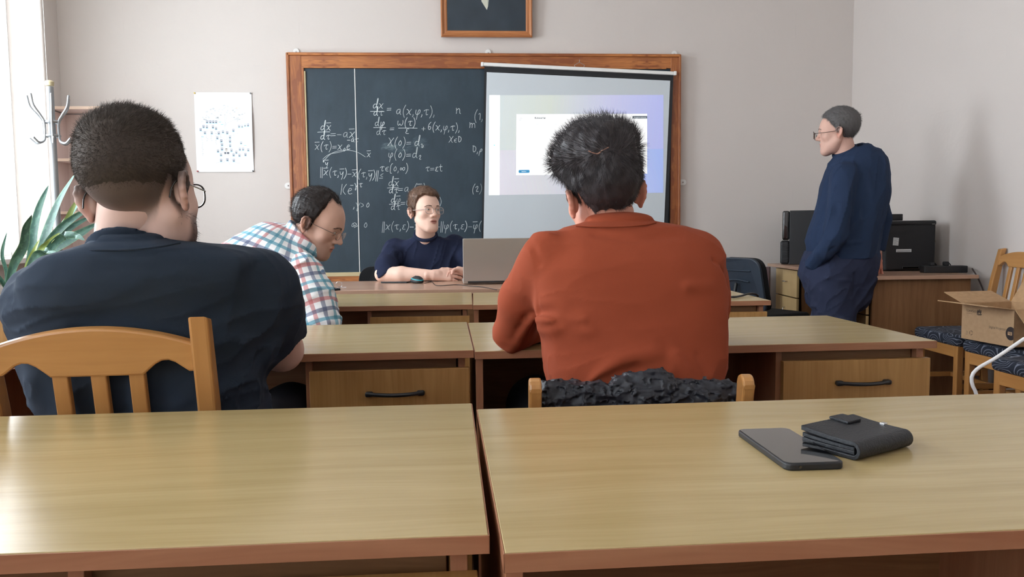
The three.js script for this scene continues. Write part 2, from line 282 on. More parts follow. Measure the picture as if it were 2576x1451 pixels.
const boardTex = canvasTex(2048, 2048, (c, w, h) => {
  const base = c.createImageData(w, h);
  for (let y = 0; y < h; y++) for (let x = 0; x < w; x++) {
    const k = fbm(x / 260, y / 200, 5, 4), s = fbm(x / 40 + k * 3, y / 150, 9, 3), i = (y * w + x) * 4, a = (k - 0.5) * 14 + (s - 0.5) * 8;
    base.data[i] = 44 + a; base.data[i + 1] = 62 + a; base.data[i + 2] = 74 + a; base.data[i + 3] = 255;
  }
  c.putImageData(base, 0, 0);
  const at = (px, py) => [((affX(px, py) - slate.x0) / (slate.x1 - slate.x0)) * w, ((slate.y1 - affY(px, py)) / (slate.y1 - slate.y0)) * h];
  c.lineCap = c.lineJoin = 'round';
  const stroke = (pts, wd) => {
    c.lineWidth = wd; c.beginPath(); pts = pts.map((p) => at(...p)); c.moveTo(...pts[0]);
    for (let i = 1; i < pts.length - 1; i++) { const m = [(pts[i][0] + pts[i + 1][0]) / 2, (pts[i][1] + pts[i + 1][1]) / 2]; c.quadraticCurveTo(...pts[i], ...m); }
    c.lineTo(...pts[pts.length - 1]); c.stroke();
  };
  // wiped smears
  for (const [px, py, rx, ry, al] of [[972, 368, 12, 8, 0.28], [1000, 372, 22, 9, 0.18], [1048, 358, 16, 12, 0.2], [1010, 350, 40, 12, 0.06], [1180, 440, 40, 60, 0.04], [860, 250, 60, 50, 0.04], [1100, 220, 70, 40, 0.03]]) {
    for (let i = 0; i < 60; i++) { const a = rr(-1, 1) + rr(-0.3, 0.3), b = rr(-1, 1); c.strokeStyle = `rgba(190,205,205,${al * 0.25})`; stroke([[px + a * rx, py + b * ry], [px + a * rx + rr(4, 14), py + b * ry + rr(-5, 2)]], rr(6, 16)); }
  }
  for (const [text, px, py, s, tilt = 0] of CHALK) {
    let x = px, last = px, sub = false;
    for (const ch of text) {
      if (ch === '_') { sub = true; continue; }
      const y = py + (x - px) * tilt, k = sub ? 0.7 : 1, dy = sub ? s * 0.35 : 0;
      if (ch === '~') { c.strokeStyle = 'rgba(226,234,234,0.9)'; stroke([[last, y - s * 1.5], [last + s * 0.9, y - s * 1.55]], 5.5); continue; }
      let wmax = 0; const j = rr(-0.05, 0.05);
      for (const l of GL[ch] || []) {
        for (const p of l) wmax = Math.max(wmax, p[0]);
        c.strokeStyle = `rgba(226,234,234,${rr(0.8, 0.98)})`; stroke(l.map((p) => [x + (p[0] + p[1] * (0.12 + j)) * s * k * 0.9, y + dy - p[1] * s * k]), rr(4.6, 6.2));
      }
      last = x; x += (wmax + 0.32) * s * k * 0.9; sub = false;
    }
  }
  c.strokeStyle = 'rgba(226,234,234,0.92)';
  for (const [a, b, d, e] of BARS) stroke([[a, b], [(a + d) / 2, (b + e) / 2 - 0.5], [d, e]], 5.5);
  stroke([[814, 405], [828, 388], [846, 380], [870, 376], [898, 381], [918, 394]], 4.5); stroke([[812, 400], [826, 386], [850, 384], [880, 374]], 4);
  stroke([[813, 403], [817, 407], [812, 407], [815, 402]], 6);
  // chalk dust grain: break the strokes up a little
  const im = c.getImageData(0, 0, w, h);
  for (let i = 0; i < im.data.length; i += 4) if (im.data[i] > 90 && rnd() < 0.25) { const k = rr(0.55, 0.95); im.data[i] *= k; im.data[i + 1] *= k; im.data[i + 2] *= k; }
  c.putImageData(im, 0, 0);
});
M.slate = std({ map: boardTex, roughness: 0.5 });
M.slatePlain = std({ color: rgb(44, 62, 74), roughness: 0.62 });
{
  const t = thing('blackboard', 'large dark blackboard in brown wooden frame covered with chalk formulas', 'blackboard', [0, 0, BZ]);
  t.rotation.z = 0;
  const panel = (xa, xb) => {
    const g = box(xb - xa - 0.004, slate.y1 - slate.y0, 0.02, (xa + xb) / 2, (slate.y0 + slate.y1) / 2, 0), p = g.attributes.position, uv = g.attributes.uv;
    for (let i = 0; i < p.count; i++) uv.setXY(i, (p.getX(i) - slate.x0) / (slate.x1 - slate.x0), (p.getY(i) - slate.y0) / (slate.y1 - slate.y0));
    return g;
  };
  part('slate_panel', panel(-1.089, -0.712), M.slate, t, 'left slate panel with short chalk formulas');
  part('slate_panel', panel(-0.708, 0.42), M.slate, t, 'middle slate panel with long chalk formulas');
  part('slate_panel', box(1.24, slate.y1 - slate.y0, 0.02, 1.044, (slate.y0 + slate.y1) / 2, 0), M.slatePlain, t);
  part('divider_strip', box(0.007, slate.y1 - slate.y0, 0.004, -0.71, (slate.y0 + slate.y1) / 2, 0.011), M.white, t);
  part('stile', [box(0.105, 1.68, 0.045, -1.145, 1.5, 0.004, 0.004, 'y')], M.boardWood, t);
  part('stile', [box(0.075, 1.68, 0.045, 1.69, 1.5, 0.004, 0.004, 'y')], M.boardWood, t);
  part('top_rail', [box(2.84, 0.1, 0.042, 0.27, 2.287, 0.003, 0.004)], M.boardWood, t);
  part('bottom_rail', [box(2.84, 0.05, 0.042, 0.27, 0.68, 0.003, 0.004)], M.boardWood, t);
  part('moulding', [box(2.92, 0.022, 0.056, 0.265, 2.331, 0.008, 0.005)], M.boardWood, t);
  part('moulding', [box(0.022, 1.7, 0.056, -1.19, 1.49, 0.008, 0.005, 'y')], M.boardWood, t);
  part('moulding', [box(0.018, 1.7, 0.056, 1.722, 1.49, 0.008, 0.005, 'y')], M.boardWood, t);
  part('inner_bead', [box(0.018, 1.55, 0.03, -1.085, 1.47, 0.012, 0.003, 'y'), box(2.7, 0.014, 0.03, 0.27, 2.238, 0.012, 0.003)], M.boardWood, t);
  part('bare_strip', [box(2.7, 0.03, 0.03, 0.27, 0.716, 0.012, 0.003), box(0.012, 1.5, 0.024, -1.071, 1.46, 0.012, 0.003, 'y')], M.rawWood, t, 'pale strip of bare wood under the slate');
  for (const [x, y, r] of [[-1.135, 2.345, 0], [0.275, 2.345, 0], [1.69, 2.342, 0], [-1.215, 1.38, 1.57], [1.755, 1.385, -1.57]]) {
    const s = new THREE.Shape(); s.moveTo(-0.022, -0.02); s.lineTo(0.022, -0.02); s.lineTo(0.022, 0.012); s.absarc(0, 0.012, 0.022, 0, Math.PI); s.closePath();
    const b = part('mounting_tab', new THREE.ExtrudeGeometry(s, { depth: 0.004, bevelEnabled: false }), M.whitePaint, t); b.position.set(x, y, -0.02); b.rotation.z = r;
    part('screw', new THREE.SphereGeometry(0.006, 10, 8).translate(0, 0.008, 0.005), M.chrome, b);
  }
}
// ---------------------------------------------------------------- projection screen hung on the board
const projTex = canvasTex(1472, 800, (c, w, h) => {
  let g = c.createLinearGradient(0, 0, w, 0.2 * h); g.addColorStop(0, 'rgb(196,204,206)'); g.addColorStop(0.35, 'rgb(198,204,196)'); g.addColorStop(0.7, 'rgb(186,188,218)'); g.addColorStop(1, 'rgb(172,178,226)');
  c.fillStyle = g; c.fillRect(0, 0, w, h);
  g = c.createLinearGradient(0, h, w, 0.5 * h); g.addColorStop(0, 'rgba(216,206,220,0.9)'); g.addColorStop(0.45, 'rgba(200,196,214,0.5)'); g.addColorStop(1, 'rgba(150,176,232,0.9)'); c.globalAlpha = 0.8;
  c.save(); c.beginPath(); c.rect(0, h * 0.55, w, h * 0.45); c.clip(); c.fillStyle = g; c.fillRect(0, 0, w, h); c.restore(); c.globalAlpha = 1;
  c.fillStyle = '#fff'; c.fillRect(0, 0, 88, h);
  c.fillStyle = 'rgb(120,210,240)'; c.fillRect(38, 395, 10, 8);
  c.fillStyle = '#fff'; c.fillRect(225, 152, 1108, 490);
  c.fillStyle = 'rgb(226,232,236)'; c.fillRect(225, 152, 1108, 4);
  c.fillStyle = 'rgb(96,104,112)'; c.fillRect(1206, 170, 127, 22);
  c.fillStyle = '#dfe6ea'; c.font = '15px sans-serif'; c.fillText('Додати клієнта', 1220, 187);
  c.fillStyle = '#333a40'; c.font = 'bold 24px sans-serif'; c.fillText('Клієнти', 376, 192);
  c.fillStyle = '#777f86'; c.font = '13px sans-serif'; c.fillText('Назад', 246, 188); c.fillText('Ім’я', 246, 204);
  for (let r = 0; r < 6; r++) { c.fillStyle = 'rgb(232,238,242)'; c.fillRect(240, 250 + r * 54, 1078, 2); c.fillStyle = '#9aa2a8'; c.font = '13px sans-serif'; c.fillText(String(r + 1), 246, 284 + r * 54); c.fillStyle = 'rgb(150,210,232)'; c.fillText('редагувати', 1170, 284 + r * 54); }
  for (let i = 0; i < 6; i++) { c.fillStyle = '#b6c2c8'; c.fillText(['Номер', 'Назва', 'Адреса', 'Телефон', 'Пошта', 'Дія'][i], 380 + i * 150, 238); }
  c.fillStyle = 'rgb(62,138,182)'; c.beginPath(); c.roundRect(246, 600, 92, 24, 8); c.fill(); c.fillStyle = '#fff'; c.font = '13px sans-serif'; c.fillText('Увійти', 270, 617);
});
M.screenCloth = std({ color: rgb(212, 220, 226), roughness: 0.85 });
M.screenPicture = std({ map: projTex, emissiveMap: projTex, emissive: new THREE.Color(1, 1, 1), emissiveIntensity: 0.62, roughness: 0.9 });
{
  const z = BZ + 0.05, t = thing('projection_screen', 'white hanging projection screen with black border showing a web page', 'screen', [0, 0, z]);
  const quad = (a, b, c, d, th) => {                                     // a flat sheet with thickness: corners TL, TR, BR, BL
    const s = new THREE.Shape(); s.moveTo(...a); s.lineTo(...b); s.lineTo(...c); s.lineTo(...d); s.closePath();
    const g = new THREE.ExtrudeGeometry(s, { depth: th, bevelEnabled: false }), p = g.attributes.position, uv = g.attributes.uv;
    const bil = (x, y) => { let u = 0.5, v = 0.5; for (let i = 0; i < 6; i++) { const L = [lerp(d[0], a[0], v), lerp(c[0], b[0], v)], Bm = [lerp(d[1], c[1], u), lerp(a[1], b[1], u)]; u = (x - L[0]) / (L[1] - L[0]); v = (y - Bm[0]) / (Bm[1] - Bm[0]); } return [u, v]; };
    for (let i = 0; i < p.count; i++) uv.setXY(i, ...bil(p.getX(i), p.getY(i)));
    return g;
  };
  const P = (px, py) => [affX(px, py), affY(px, py)];
  part('border_cloth', quad(P(1216, 170), P(1699, 187), P(1693, 700), P(1212, 700), 0.002), M.blackMatte, t);
  const sheet = part('white_sheet', quad(P(1222, 184), P(1691, 201), P(1682, 692), P(1216, 692), 0.003), M.screenCloth, t);
  sheet.position.z = 0.0015;
  const pic = part('projected_picture', quad(P(1229, 241), P(1674, 237), P(1680, 485), P(1230, 491), 0.001), M.screenPicture, t, 'projected web page on the sheet'); pic.position.z = 0.0045;
  const a = P(1207, 165), b = P(1706, 183), mid = [(a[0] + b[0]) / 2, (a[1] + b[1]) / 2];
  part('top_bar', [bar([a[0] + 0.02, a[1], 0.006], [b[0] - 0.02, b[1], 0.006], 0.026, 0.03, 0.006)], M.white, t);
  for (const e of [[a, 1], [b, -1]]) part('end_cap', [bar([e[0][0], e[0][1], 0.006], [e[0][0] + 0.022 * e[1], e[0][1] - 0.0008 * e[1], 0.006], 0.031, 0.034, 0.006)], M.white, t);
  const hk = P(1456, 154), f = (px, py) => [...P(px, py), 0.01];
  part('hanger_wire', [tube([f(1447, 171), f(1443, 165), f(1456, 158), f(1469, 165), f(1466, 172)], 0.0022, 40, 6, false, 0.05), tube([[hk[0], hk[1] + 0.012, 0.002], [hk[0], hk[1], 0.012], [hk[0], hk[1] - 0.012, 0.008]], 0.0025, 12, 6)], M.chrome, t);
  part('bottom_bar', [bar([...P(1212, 700), 0], [...P(1693, 700), 0], 0.025, 0.02, 0.006)], M.blackMatte, t);
}
// ---------------------------------------------------------------- portrait and poster
{
  const paint = canvasTex(256, 340, (c, w, h) => {
    const im = c.createImageData(w, h);
    for (let y = 0; y < h; y++) for (let x = 0; x < w; x++) { const k = fbm(x / 30, y / 40, 3, 3) * 14 - 7, i = (y * w + x) * 4; im.data[i] = 44 + k; im.data[i + 1] = 56 + k; im.data[i + 2] = 66 + k; im.data[i + 3] = 255; }
    c.putImageData(im, 0, 0);
    c.fillStyle = 'rgb(206,206,190)'; c.beginPath(); c.moveTo(106, 200); c.lineTo(140, 200); c.lineTo(133, 262); c.lineTo(129, 274); c.lineTo(112, 247); c.closePath(); c.fill();
    c.fillStyle = 'rgb(176,180,166)'; c.beginPath(); c.moveTo(128, 200); c.lineTo(140, 200); c.lineTo(132, 264); c.closePath(); c.fill();
  });
  M.painting = std({ map: paint, roughness: 0.5 });
  const W = 0.676, H = 0.86, t = thing('portrait_painting', 'dark oil portrait in brown wooden frame hanging high above the blackboard', 'painting', [0.267, 2.463, ROOM.z0 + 0.025]);
  t.rotation.x = 0.05;
  const fw = 0.05, rail = (L) => { // moulded profile mitred at both ends
    const prof = [[0, 0], [0, 0.012], [0.008, 0.02], [0.016, 0.022], [0.024, 0.02], [0.034, 0.03], [0.042, 0.036], [0.05, 0.03], [0.05, 0]];
    const pos = [], n = prof.length;
    for (let i = 0; i < n; i++) { const [u, z] = prof[i], [u2, z2] = prof[(i + 1) % n]; const a = [-L / 2 + fw - u, fw - u, z], b = [L / 2 - fw + u, fw - u, z], c = [L / 2 - fw + u2, fw - u2, z2], d = [-L / 2 + fw - u2, fw - u2, z2]; pos.push(...a, ...c, ...b, ...a, ...d, ...c); }
    const g = new THREE.BufferGeometry(); g.setAttribute('position', new THREE.Float32BufferAttribute(pos, 3)); g.computeVertexNormals(); return metreUV(g, 'x');
  };
  for (const [L, x, y, r] of [[W, 0, 0, 0], [W, 0, H, Math.PI], [H, -W / 2, H / 2, -Math.PI / 2], [H, W / 2, H / 2, Math.PI / 2]]) { const m = part('frame_rail', rail(L), M.frameWood, t); m.position.set(x, y, 0); m.rotation.z = r; }
  const g = new THREE.BoxGeometry(W - 2 * fw + 0.01, H - 2 * fw + 0.01, 0.006); part('canvas', g.translate(0, H / 2, 0.012), M.painting, t);
}
{
  const tex = canvasTex(820, 1156, (c, w, h) => {
    c.fillStyle = 'rgb(240,242,244)'; c.fillRect(0, 0, w, h);
    const X = (v) => ((v - 165) / 835) * w, Y = (v) => ((v - 120) / 1175) * h;     // laid out in steps of one fifth of a pixel of the photograph
    c.strokeStyle = 'rgba(120,130,150,0.55)'; c.lineWidth = 3; c.lineCap = 'round';
    const cv = (a) => { c.beginPath(); c.moveTo(X(a[0]), Y(a[1])); c.bezierCurveTo(X(a[2]), Y(a[3]), X(a[4]), Y(a[5]), X(a[6]), Y(a[7])); c.stroke(); };
    [[575, 1060, 595, 900, 590, 700, 600, 430], [640, 1060, 615, 900, 620, 700, 610, 560], [600, 620, 560, 540, 480, 480, 400, 420], [605, 600, 640, 540, 760, 520, 860, 500], [600, 600, 620, 500, 640, 420, 640, 380], [590, 820, 540, 760, 480, 760, 440, 690], [610, 820, 650, 760, 760, 720, 860, 700], [560, 1080, 560, 1130, 520, 1150, 450, 1160], [660, 1080, 680, 1130, 730, 1160, 810, 1170], [600, 1090, 590, 1130, 560, 1160, 520, 1165], [625, 1090, 630, 1140, 640, 1160, 650, 1185], [580, 1000, 540, 1000, 520, 1000, 495, 995], [640, 1010, 690, 990, 720, 1000, 745, 1000]].forEach(cv);
    const tiny = (x, y, n = 2) => { for (let i = 0; i < n; i++) { c.fillStyle = 'rgba(90,94,100,0.5)'; c.fillRect(X(x) + rr(-2, 2), Y(y) + i * 6, rr(16, 30), 2.4); } };
    for (let i = 0; i < 90; i++) { const a = rr(Math.PI * 0.98, Math.PI * 2.02), r = Math.sqrt(rr(0.15, 1)); tiny(600 + Math.cos(a) * 350 * r, 560 + Math.sin(a) * 265 * r, 3); }
    for (let col = 0; col < 11; col++) { const x = 250 + col * 66; if (Math.abs(x - 600) < 60) continue; const n = 6 + Math.floor(rnd() * 9); for (let k = 0; k < n; k++) tiny(x + rr(-6, 6), 690 + k * 27 + rr(-5, 5), 2); }
    const face = (x, y, s = 1, dark = 1) => { c.fillStyle = `rgba(${178 - 30 * dark},${188 - 30 * dark},${200 - 20 * dark},0.9)`; c.fillRect(X(x), Y(y), 30 * s, 38 * s); c.fillStyle = 'rgb(206,200,194)'; c.beginPath(); c.ellipse(X(x) + 15 * s, Y(y) + 14 * s, 7 * s, 9 * s, 0, 0, 7); c.fill(); c.fillStyle = 'rgba(84,92,106,0.9)'; c.fillRect(X(x) + 4 * s, Y(y) + 25 * s, 22 * s, 13 * s); c.fillStyle = 'rgba(120,190,214,0.8)'; c.fillRect(X(x) - 1, Y(y) + 39 * s, 32 * s, 8 * s); };
    for (const [x, y] of [[325, 530], [372, 530], [415, 530], [455, 530], [272, 600], [320, 605], [407, 605], [452, 625], [228, 645], [288, 690], [388, 690], [488, 695], [550, 675], [612, 690], [703, 655], [790, 595], [835, 595], [880, 580], [925, 580], [650, 755], [465, 765], [522, 810], [530, 865], [648, 815], [648, 880], [528, 930], [468, 960], [510, 1015], [790, 935], [838, 935], [915, 945], [735, 980], [780, 1025], [870, 1015], [812, 840], [664, 950], [694, 1018], [508, 1100], [600, 1090], [694, 1100]]) face(x, y, 1, rr(0, 1.6));
    c.fillStyle = 'rgb(206,196,188)'; c.beginPath(); c.ellipse(X(606), Y(970), 17, 24, 0, 0, 7); c.fill(); c.fillStyle = 'rgb(96,84,76)'; c.beginPath(); c.ellipse(X(606), Y(956), 17, 11, 0, 3.14, 6.29); c.fill();
    c.fillStyle = 'rgb(56,64,78)'; c.fillRect(X(574), Y(1000), 30, 26); c.fillRect(X(612), Y(1000), 32, 26); c.fillStyle = '#dde'; c.fillRect(X(600), Y(1000), 8, 24);
    for (const [x, y] of [[508, 552], [538, 588], [250, 772], [870, 898]]) { c.fillStyle = 'rgba(90,190,210,0.9)'; c.fillRect(X(x), Y(y), 34, 7); }
    c.fillStyle = 'rgba(220,180,150,0.5)'; c.fillRect(X(765), Y(340), 26, 16); c.fillRect(X(830), Y(555), 70, 12);
  });
  M.poster = std({ map: tex, roughness: 0.35 });
  const W = 0.412, H = 0.578, g = new THREE.PlaneGeometry(W, H, 24, 32), p = g.attributes.position;
  const bend = (x, y) => 0.004 + 0.006 * fbm(x * 7 + 3, y * 6, 2, 2) + 0.012 * sstep(0.1, 0.2, x) * sstep(0.35, 0, Math.abs(y)) * sstep(0.28, 0.1, Math.abs(y));
  for (let i = 0; i < p.count; i++) p.setZ(i, bend(p.getX(i), p.getY(i)));
  g.computeVertexNormals();
  const back = g.clone().translate(0, 0, -0.0006); back.index.array.reverse(); back.computeVertexNormals();
  const t = thing('poster', 'white poster of a family tree with small portraits pinned to the wall', 'poster', [-1.675, 1.773, ROOM.z0]);
  t.rotation.z = -0.003;
  part('paper', [g, back], M.poster, t);
  for (const [x, y, c] of [[-1, 1, [214, 180, 60]], [1, 1, [120, 120, 120]], [-1, -1, [176, 50, 46]], [1, -1, [40, 50, 50]]]) part('push_pin', new THREE.CylinderGeometry(0.005, 0.006, 0.012, 10).rotateX(Math.PI / 2).translate(x * (W / 2 - 0.006), y * (H / 2 - 0.006), 0.012), std({ color: rgb(...c), roughness: 0.4 }), t);
}

// ---------------------------------------------------------------- desks
const DT = 0.75;
function handle(w = 0.135) {                                            // black bow handle, feet at both ends
  const pts = []; for (let i = 0; i <= 12; i++) { const a = (i / 12) * 2 - 1; pts.push([a * w / 2, 0.002 * a * a, 0.012 + 0.014 * (1 - a * a)]); }
  const g = [tube(pts, 0.0052, 30, 8)];
  for (const s of [-1, 1]) g.push(rbox(0.02, 0.013, 0.018, 0.005, 2, s * (w / 2 - 0.004), 0.001, 0.009));
  return merged(g);
}
const handleGeo = handle();
function desk(label, cx, cz, turn, { W = 1.2, D = 0.603, pedestal = true, top = M.laminate, name = 'desk', group } = {}) {
  const t = thing(name, label, 'desk', [cx, 0, cz], turn, group), h = 0.02, e = 0.0016;
  part('desktop', box(W - 2 * e, h, D - 2 * e, 0, DT - h / 2, -D / 2, 0.001), top, t);
  part('edge_band', [box(W, h - 0.001, e, 0, DT - h / 2 - 0.0004, -e / 2, 0.0006), box(W, h - 0.001, e, 0, DT - h / 2 - 0.0004, -D + e / 2, 0.0006), box(e, h - 0.001, D, -W / 2 + e / 2, DT - h / 2 - 0.0004, -D / 2, 0.0006, 'z'), box(e, h - 0.001, D, W / 2 - e / 2, DT - h / 2 - 0.0004, -D / 2, 0.0006, 'z')], M.edge, t);
  part('side_panel', box(0.018, DT - h, D - 0.05, -W / 2 + 0.012, (DT - h) / 2, -D / 2, 0.001, 'y'), M.edge, t);
  part('side_panel', box(0.018, DT - h, D - 0.05, W / 2 - 0.031, (DT - h) / 2, -D / 2, 0.001, 'y'), M.edge, t);
  part('modesty_panel', box(W - 0.07, 0.5, 0.016, -0.01, DT - h - 0.25, -D + 0.07, 0.001), M.panel, t);
  if (!pedestal) return t;
  const pr = W / 2 - 0.04, pw = 0.38;
  part('inner_panel', box(0.016, DT - h - 0.05, D - 0.06, pr - pw + 0.008, (DT - h) / 2 + 0.02, -D / 2 + 0.002, 0.001, 'y'), M.edge, t);
  part('front_rail', box(pw - 0.02, 0.07, 0.016, pr - pw / 2 + 0.006, DT - h - 0.035, -0.052, 0.001), M.panel, t);
  const dh = 0.155, dw = 0.396;
  for (let i = 0; i < 4; i++) {
    const d = part('drawer', box(dw, dh - 0.004, 0.018, 0, 0, 0, 0.0015, 'y'), M.laminateV, t); d.position.set(W / 2 - 0.012 - dw / 2, DT - 0.044 - dh * (i + 0.5), -0.016);
    const k = part('handle', handleGeo, M.blackPlastic, d); k.position.set(0.012, 0.016, 0.009);
  }
  return t;
}
desk('nearest left desk with bare tan top and brown front edge', -0.5693, -0.7732, 0.0062);
desk('nearest right desk carrying the phone and the wallet', 0.6414, -0.7381, 0.0136);
desk('left desk in the middle row, behind the man in black', -0.555, -1.9784, 0.0129);
desk('right desk in the middle row where the man in orange leans', 0.6465, -1.968, 0.0106);
desk('left desk in the third row where the man in the checked shirt leans', -0.5313, -3.1901, -0.0188);
desk('right desk in the third row with a black cable on its end', 0.6701, -3.1406, -0.0245);
desk('desk at the left edge between the snake plant and the man in black', -2.26, -3.35, 0, { pedestal: true, W: 1.06 });
{ // teacher's desk
  const t = thing('teacher_desk', 'pinkish brown front desk with laptop, mouse and phone facing the class', 'desk', [0.2, 0, -3.985], -0.04), W = 2.0, D = 0.7, h = 0.025;
  part('desktop', box(W, h, D, 0, DT - h / 2, -D / 2, 0.003), M.teacher, t);
  for (const s of [-1, 1]) part('side_panel', box(0.02, DT - h, D - 0.06, s * (W / 2 - 0.05), (DT - h) / 2, -D / 2, 0.001, 'y'), M.edge, t);
  part('modesty_panel', box(W - 0.12, 0.55, 0.018, 0, DT - h - 0.275, -0.06, 0.001), M.panel, t);
  for (const s of [-1, 1]) part('drawer_unit', [box(0.4, 0.6, D - 0.16, s * (W / 2 - 0.262), 0.4, -D / 2 - 0.02, 0.002, 'y')], M.laminateV, t);
}
{ // computer desk along the right wall
  const a = -0.057, t = thing('computer_desk', 'brown computer desk against the right wall under printer and tower', 'desk', [2.345, 0, -4.41], -a), W = 0.63, L = 1.6, H = 0.755;
  t.rotation.y = 0.057 * -1;
  part('desktop', box(W + 0.03, 0.022, L + 0.05, W / 2 - 0.005, H - 0.011, -L / 2, 0.002, 'z'), M.teacher, t);
  part('end_panel', box(W - 0.06, H - 0.022, 0.02, W / 2 + 0.02, (H - 0.022) / 2, -0.03, 0.001, 'y'), M.panel, t);
  part('end_panel', box(W - 0.06, H - 0.022, 0.02, W / 2 + 0.02, (H - 0.022) / 2, -L + 0.03, 0.001, 'y'), M.panel, t);
  part('back_panel', box(0.018, 0.5, L - 0.1, W - 0.05, H - 0.28, -L / 2, 0.001, 'y'), M.panel, t);
  part('inner_panel', box(W - 0.08, H - 0.03, 0.018, W / 2 + 0.03, (H - 0.022) / 2, -L + 0.45, 0.001, 'y'), M.panel, t);
  part('inner_panel', box(W - 0.08, H - 0.03, 0.018, W / 2 + 0.03, (H - 0.022) / 2, -0.44, 0.001, 'y'), M.panel, t);
  const pull = () => merged([tube([[0, 0, -0.03], [-0.018, 0, -0.026], [-0.018, 0, 0.026], [0, 0, 0.03]], 0.004, 16, 6, false, 0.1)]);
  const ph = pull();
  for (const z0 of [-L + 0.255, -0.258]) for (let i = 0; i < 3; i++) {
    const hgt = [0.2, 0.24, 0.26][i], y = H - 0.03 - [0.1, 0.322, 0.575][i];
    const d = part('drawer', box(0.018, hgt - 0.006, 0.43, 0, 0, 0, 0.0015, 'y'), M.paleDrawer, t); d.position.set(0.035, y, z0);
    const k = part('pull', ph, M.chrome, d); k.position.set(-0.009, 0.01, 0);
    if (i === 1) k.rotation.x = 1.1;
  }
}
// ---------------------------------------------------------------- wooden chairs
const swirlTex = mirror(dataTex(512, 512, (u, v) => {
  const x = u * 3.2, y = v * 3.2, k = fbm(x, y, 3, 2) * 11 + fbm(x * 2, y * 2, 8, 1) * 2.5, f = Math.abs(k - Math.round(k));
  const l = sstep(0.16, 0.07, f) * 0.85, g = fbm(u * 90, v * 90, 5, 2) * 10;
  return [lerp(30, 128, l) + g, lerp(36, 134, l) + g, lerp(50, 148, l) + g];
}, { srgb: true }));
swirlTex.repeat.set(2.4, 2.4);
M.swirl = std({ map: swirlTex, roughness: 0.95 });
function woodChair(label, pos, turn, group) {                           // faces -z, backrest at z = +0.2, base on the floor
  const t = thing('wooden_chair', label, 'chair', pos, turn, group), w = 0.36, yT = 0.908, zs = 0.165;
  const lean = (y) => zs + 0.085 * Math.max(0, (y - 0.44) / 0.46) ** 1.1;
  for (const s of [-1, 1]) {                                            // back post: one swept piece from floor to rounded top
    const pts = []; const out = [[0, 0.02], [0.25, 0.0], [0.44, 0], [0.6, lean(0.6) - zs], [0.75, lean(0.75) - zs], [yT, lean(yT) - zs]];
    for (const [y, dz] of out) pts.push([zs + dz + 0.019, y]);
    for (const [y, dz] of out.slice().reverse()) pts.push([zs + dz - (y > 0.85 ? 0.012 : 0.019), y - (y > 0.85 ? 0.006 : 0)]);
    part('back_post', metreUV(extrude(pts, 0.033, 0.005, 2).rotateY(-Math.PI / 2).translate(s * w / 2 + 0.0165, 0, 0), 'y'), M.chairWood, t);
  }
  { // top rail with arched top and scalloped lower edge
    const pts = [], h = w / 2 - 0.014, n = 30;
    for (let i = 0; i <= n; i++) { const a = (i / n) * 2 - 1; pts.push([a * h, 0.03 * (1 - a * a)]); }
    for (let i = n; i >= 0; i--) { const a = (i / n) * 2 - 1, b = Math.abs(a); let y = -0.052; if (b > 0.5) y = -0.052 + 0.022 * Math.sin(clamp((b - 0.5) / 0.42) * Math.PI) ; if (b < 0.5) y = -0.057; pts.push([a * h, y]); }
    const g = extrude(pts, 0.022, 0.004, 2), r = part('top_rail', metreUV(g, 'x'), M.chairWood, t);
    r.rotation.x = 0.19; r.position.set(0, 0.864, lean(0.864) - 0.011);
  }
  for (const x of [-0.064, 0, 0.064]) part('slat', bar([x, 0.46, lean(0.46)], [x, 0.822, lean(0.822)], 0.027, 0.014, 0.003, [0, 0, 1]), M.chairWood, t);
  part('lower_rail', box(w - 0.02, 0.04, 0.02, 0, 0.41, zs), M.chairWood, t);
  for (const s of [-1, 1]) {
    part('front_leg', box(0.036, 0.42, 0.036, s * 0.178, 0.21, -0.2, 0.006, 'y'), M.chairWood, t);
    part('apron', box(0.02, 0.065, 0.33, s * 0.178, 0.385, -0.02, 0.003, 'z'), M.chairWood, t);
    part('stretcher', box(0.018, 0.028, 0.33, s * 0.178, 0.2, -0.02, 0.003, 'z'), M.chairWood, t);
  }
  part('apron', box(0.33, 0.065, 0.02, 0, 0.385, -0.205, 0.003), M.chairWood, t);
  part('stretcher', box(0.34, 0.026, 0.018, 0, 0.2, -0.02, 0.003), M.chairWood, t);
  const g = rbox(0.42, 0.062, 0.4, 0.026, 4, 0, 0.44, -0.03, 'x'), p = g.attributes.position;
  for (let i = 0; i < p.count; i++) if (p.getY(i) > 0.45) { const x = p.getX(i) / 0.21, z = (p.getZ(i) + 0.03) / 0.2; p.setY(i, p.getY(i) + 0.014 * Math.max(0, 1 - x * x) * Math.max(0, 1 - z * z)); }
  g.computeVertexNormals(); part('seat', g, M.swirl, t, 'dark blue padded seat with grey swirls');
  return t;
}
const chair0 = woodChair('wooden slat chair occupied by the man in the black shirt', [-0.63, 0, -1.665], 0.03);
dup(chair0, [2.815, 0, -4.12], Math.PI / 2 - 0.03, 'wooden slat chair by the computer desk with its whole backrest in view', 'wooden chairs along the right wall');
dup(chair0, [2.76, 0, -3.6], Math.PI / 2 + 0.02, 'wooden chair with swirled blue seat under the open cardboard box', 'wooden chairs along the right wall');
dup(chair0, [2.56, 0, -3.1], Math.PI / 2 + 0.03, 'nearest swirl-seated wooden chair by the right wall, behind the white cable', 'wooden chairs along the right wall');
dup(chair0, [-0.84, 0, -2.92], -Math.PI / 2 + 0.1, 'wooden slat chair under the man in the checked shirt');
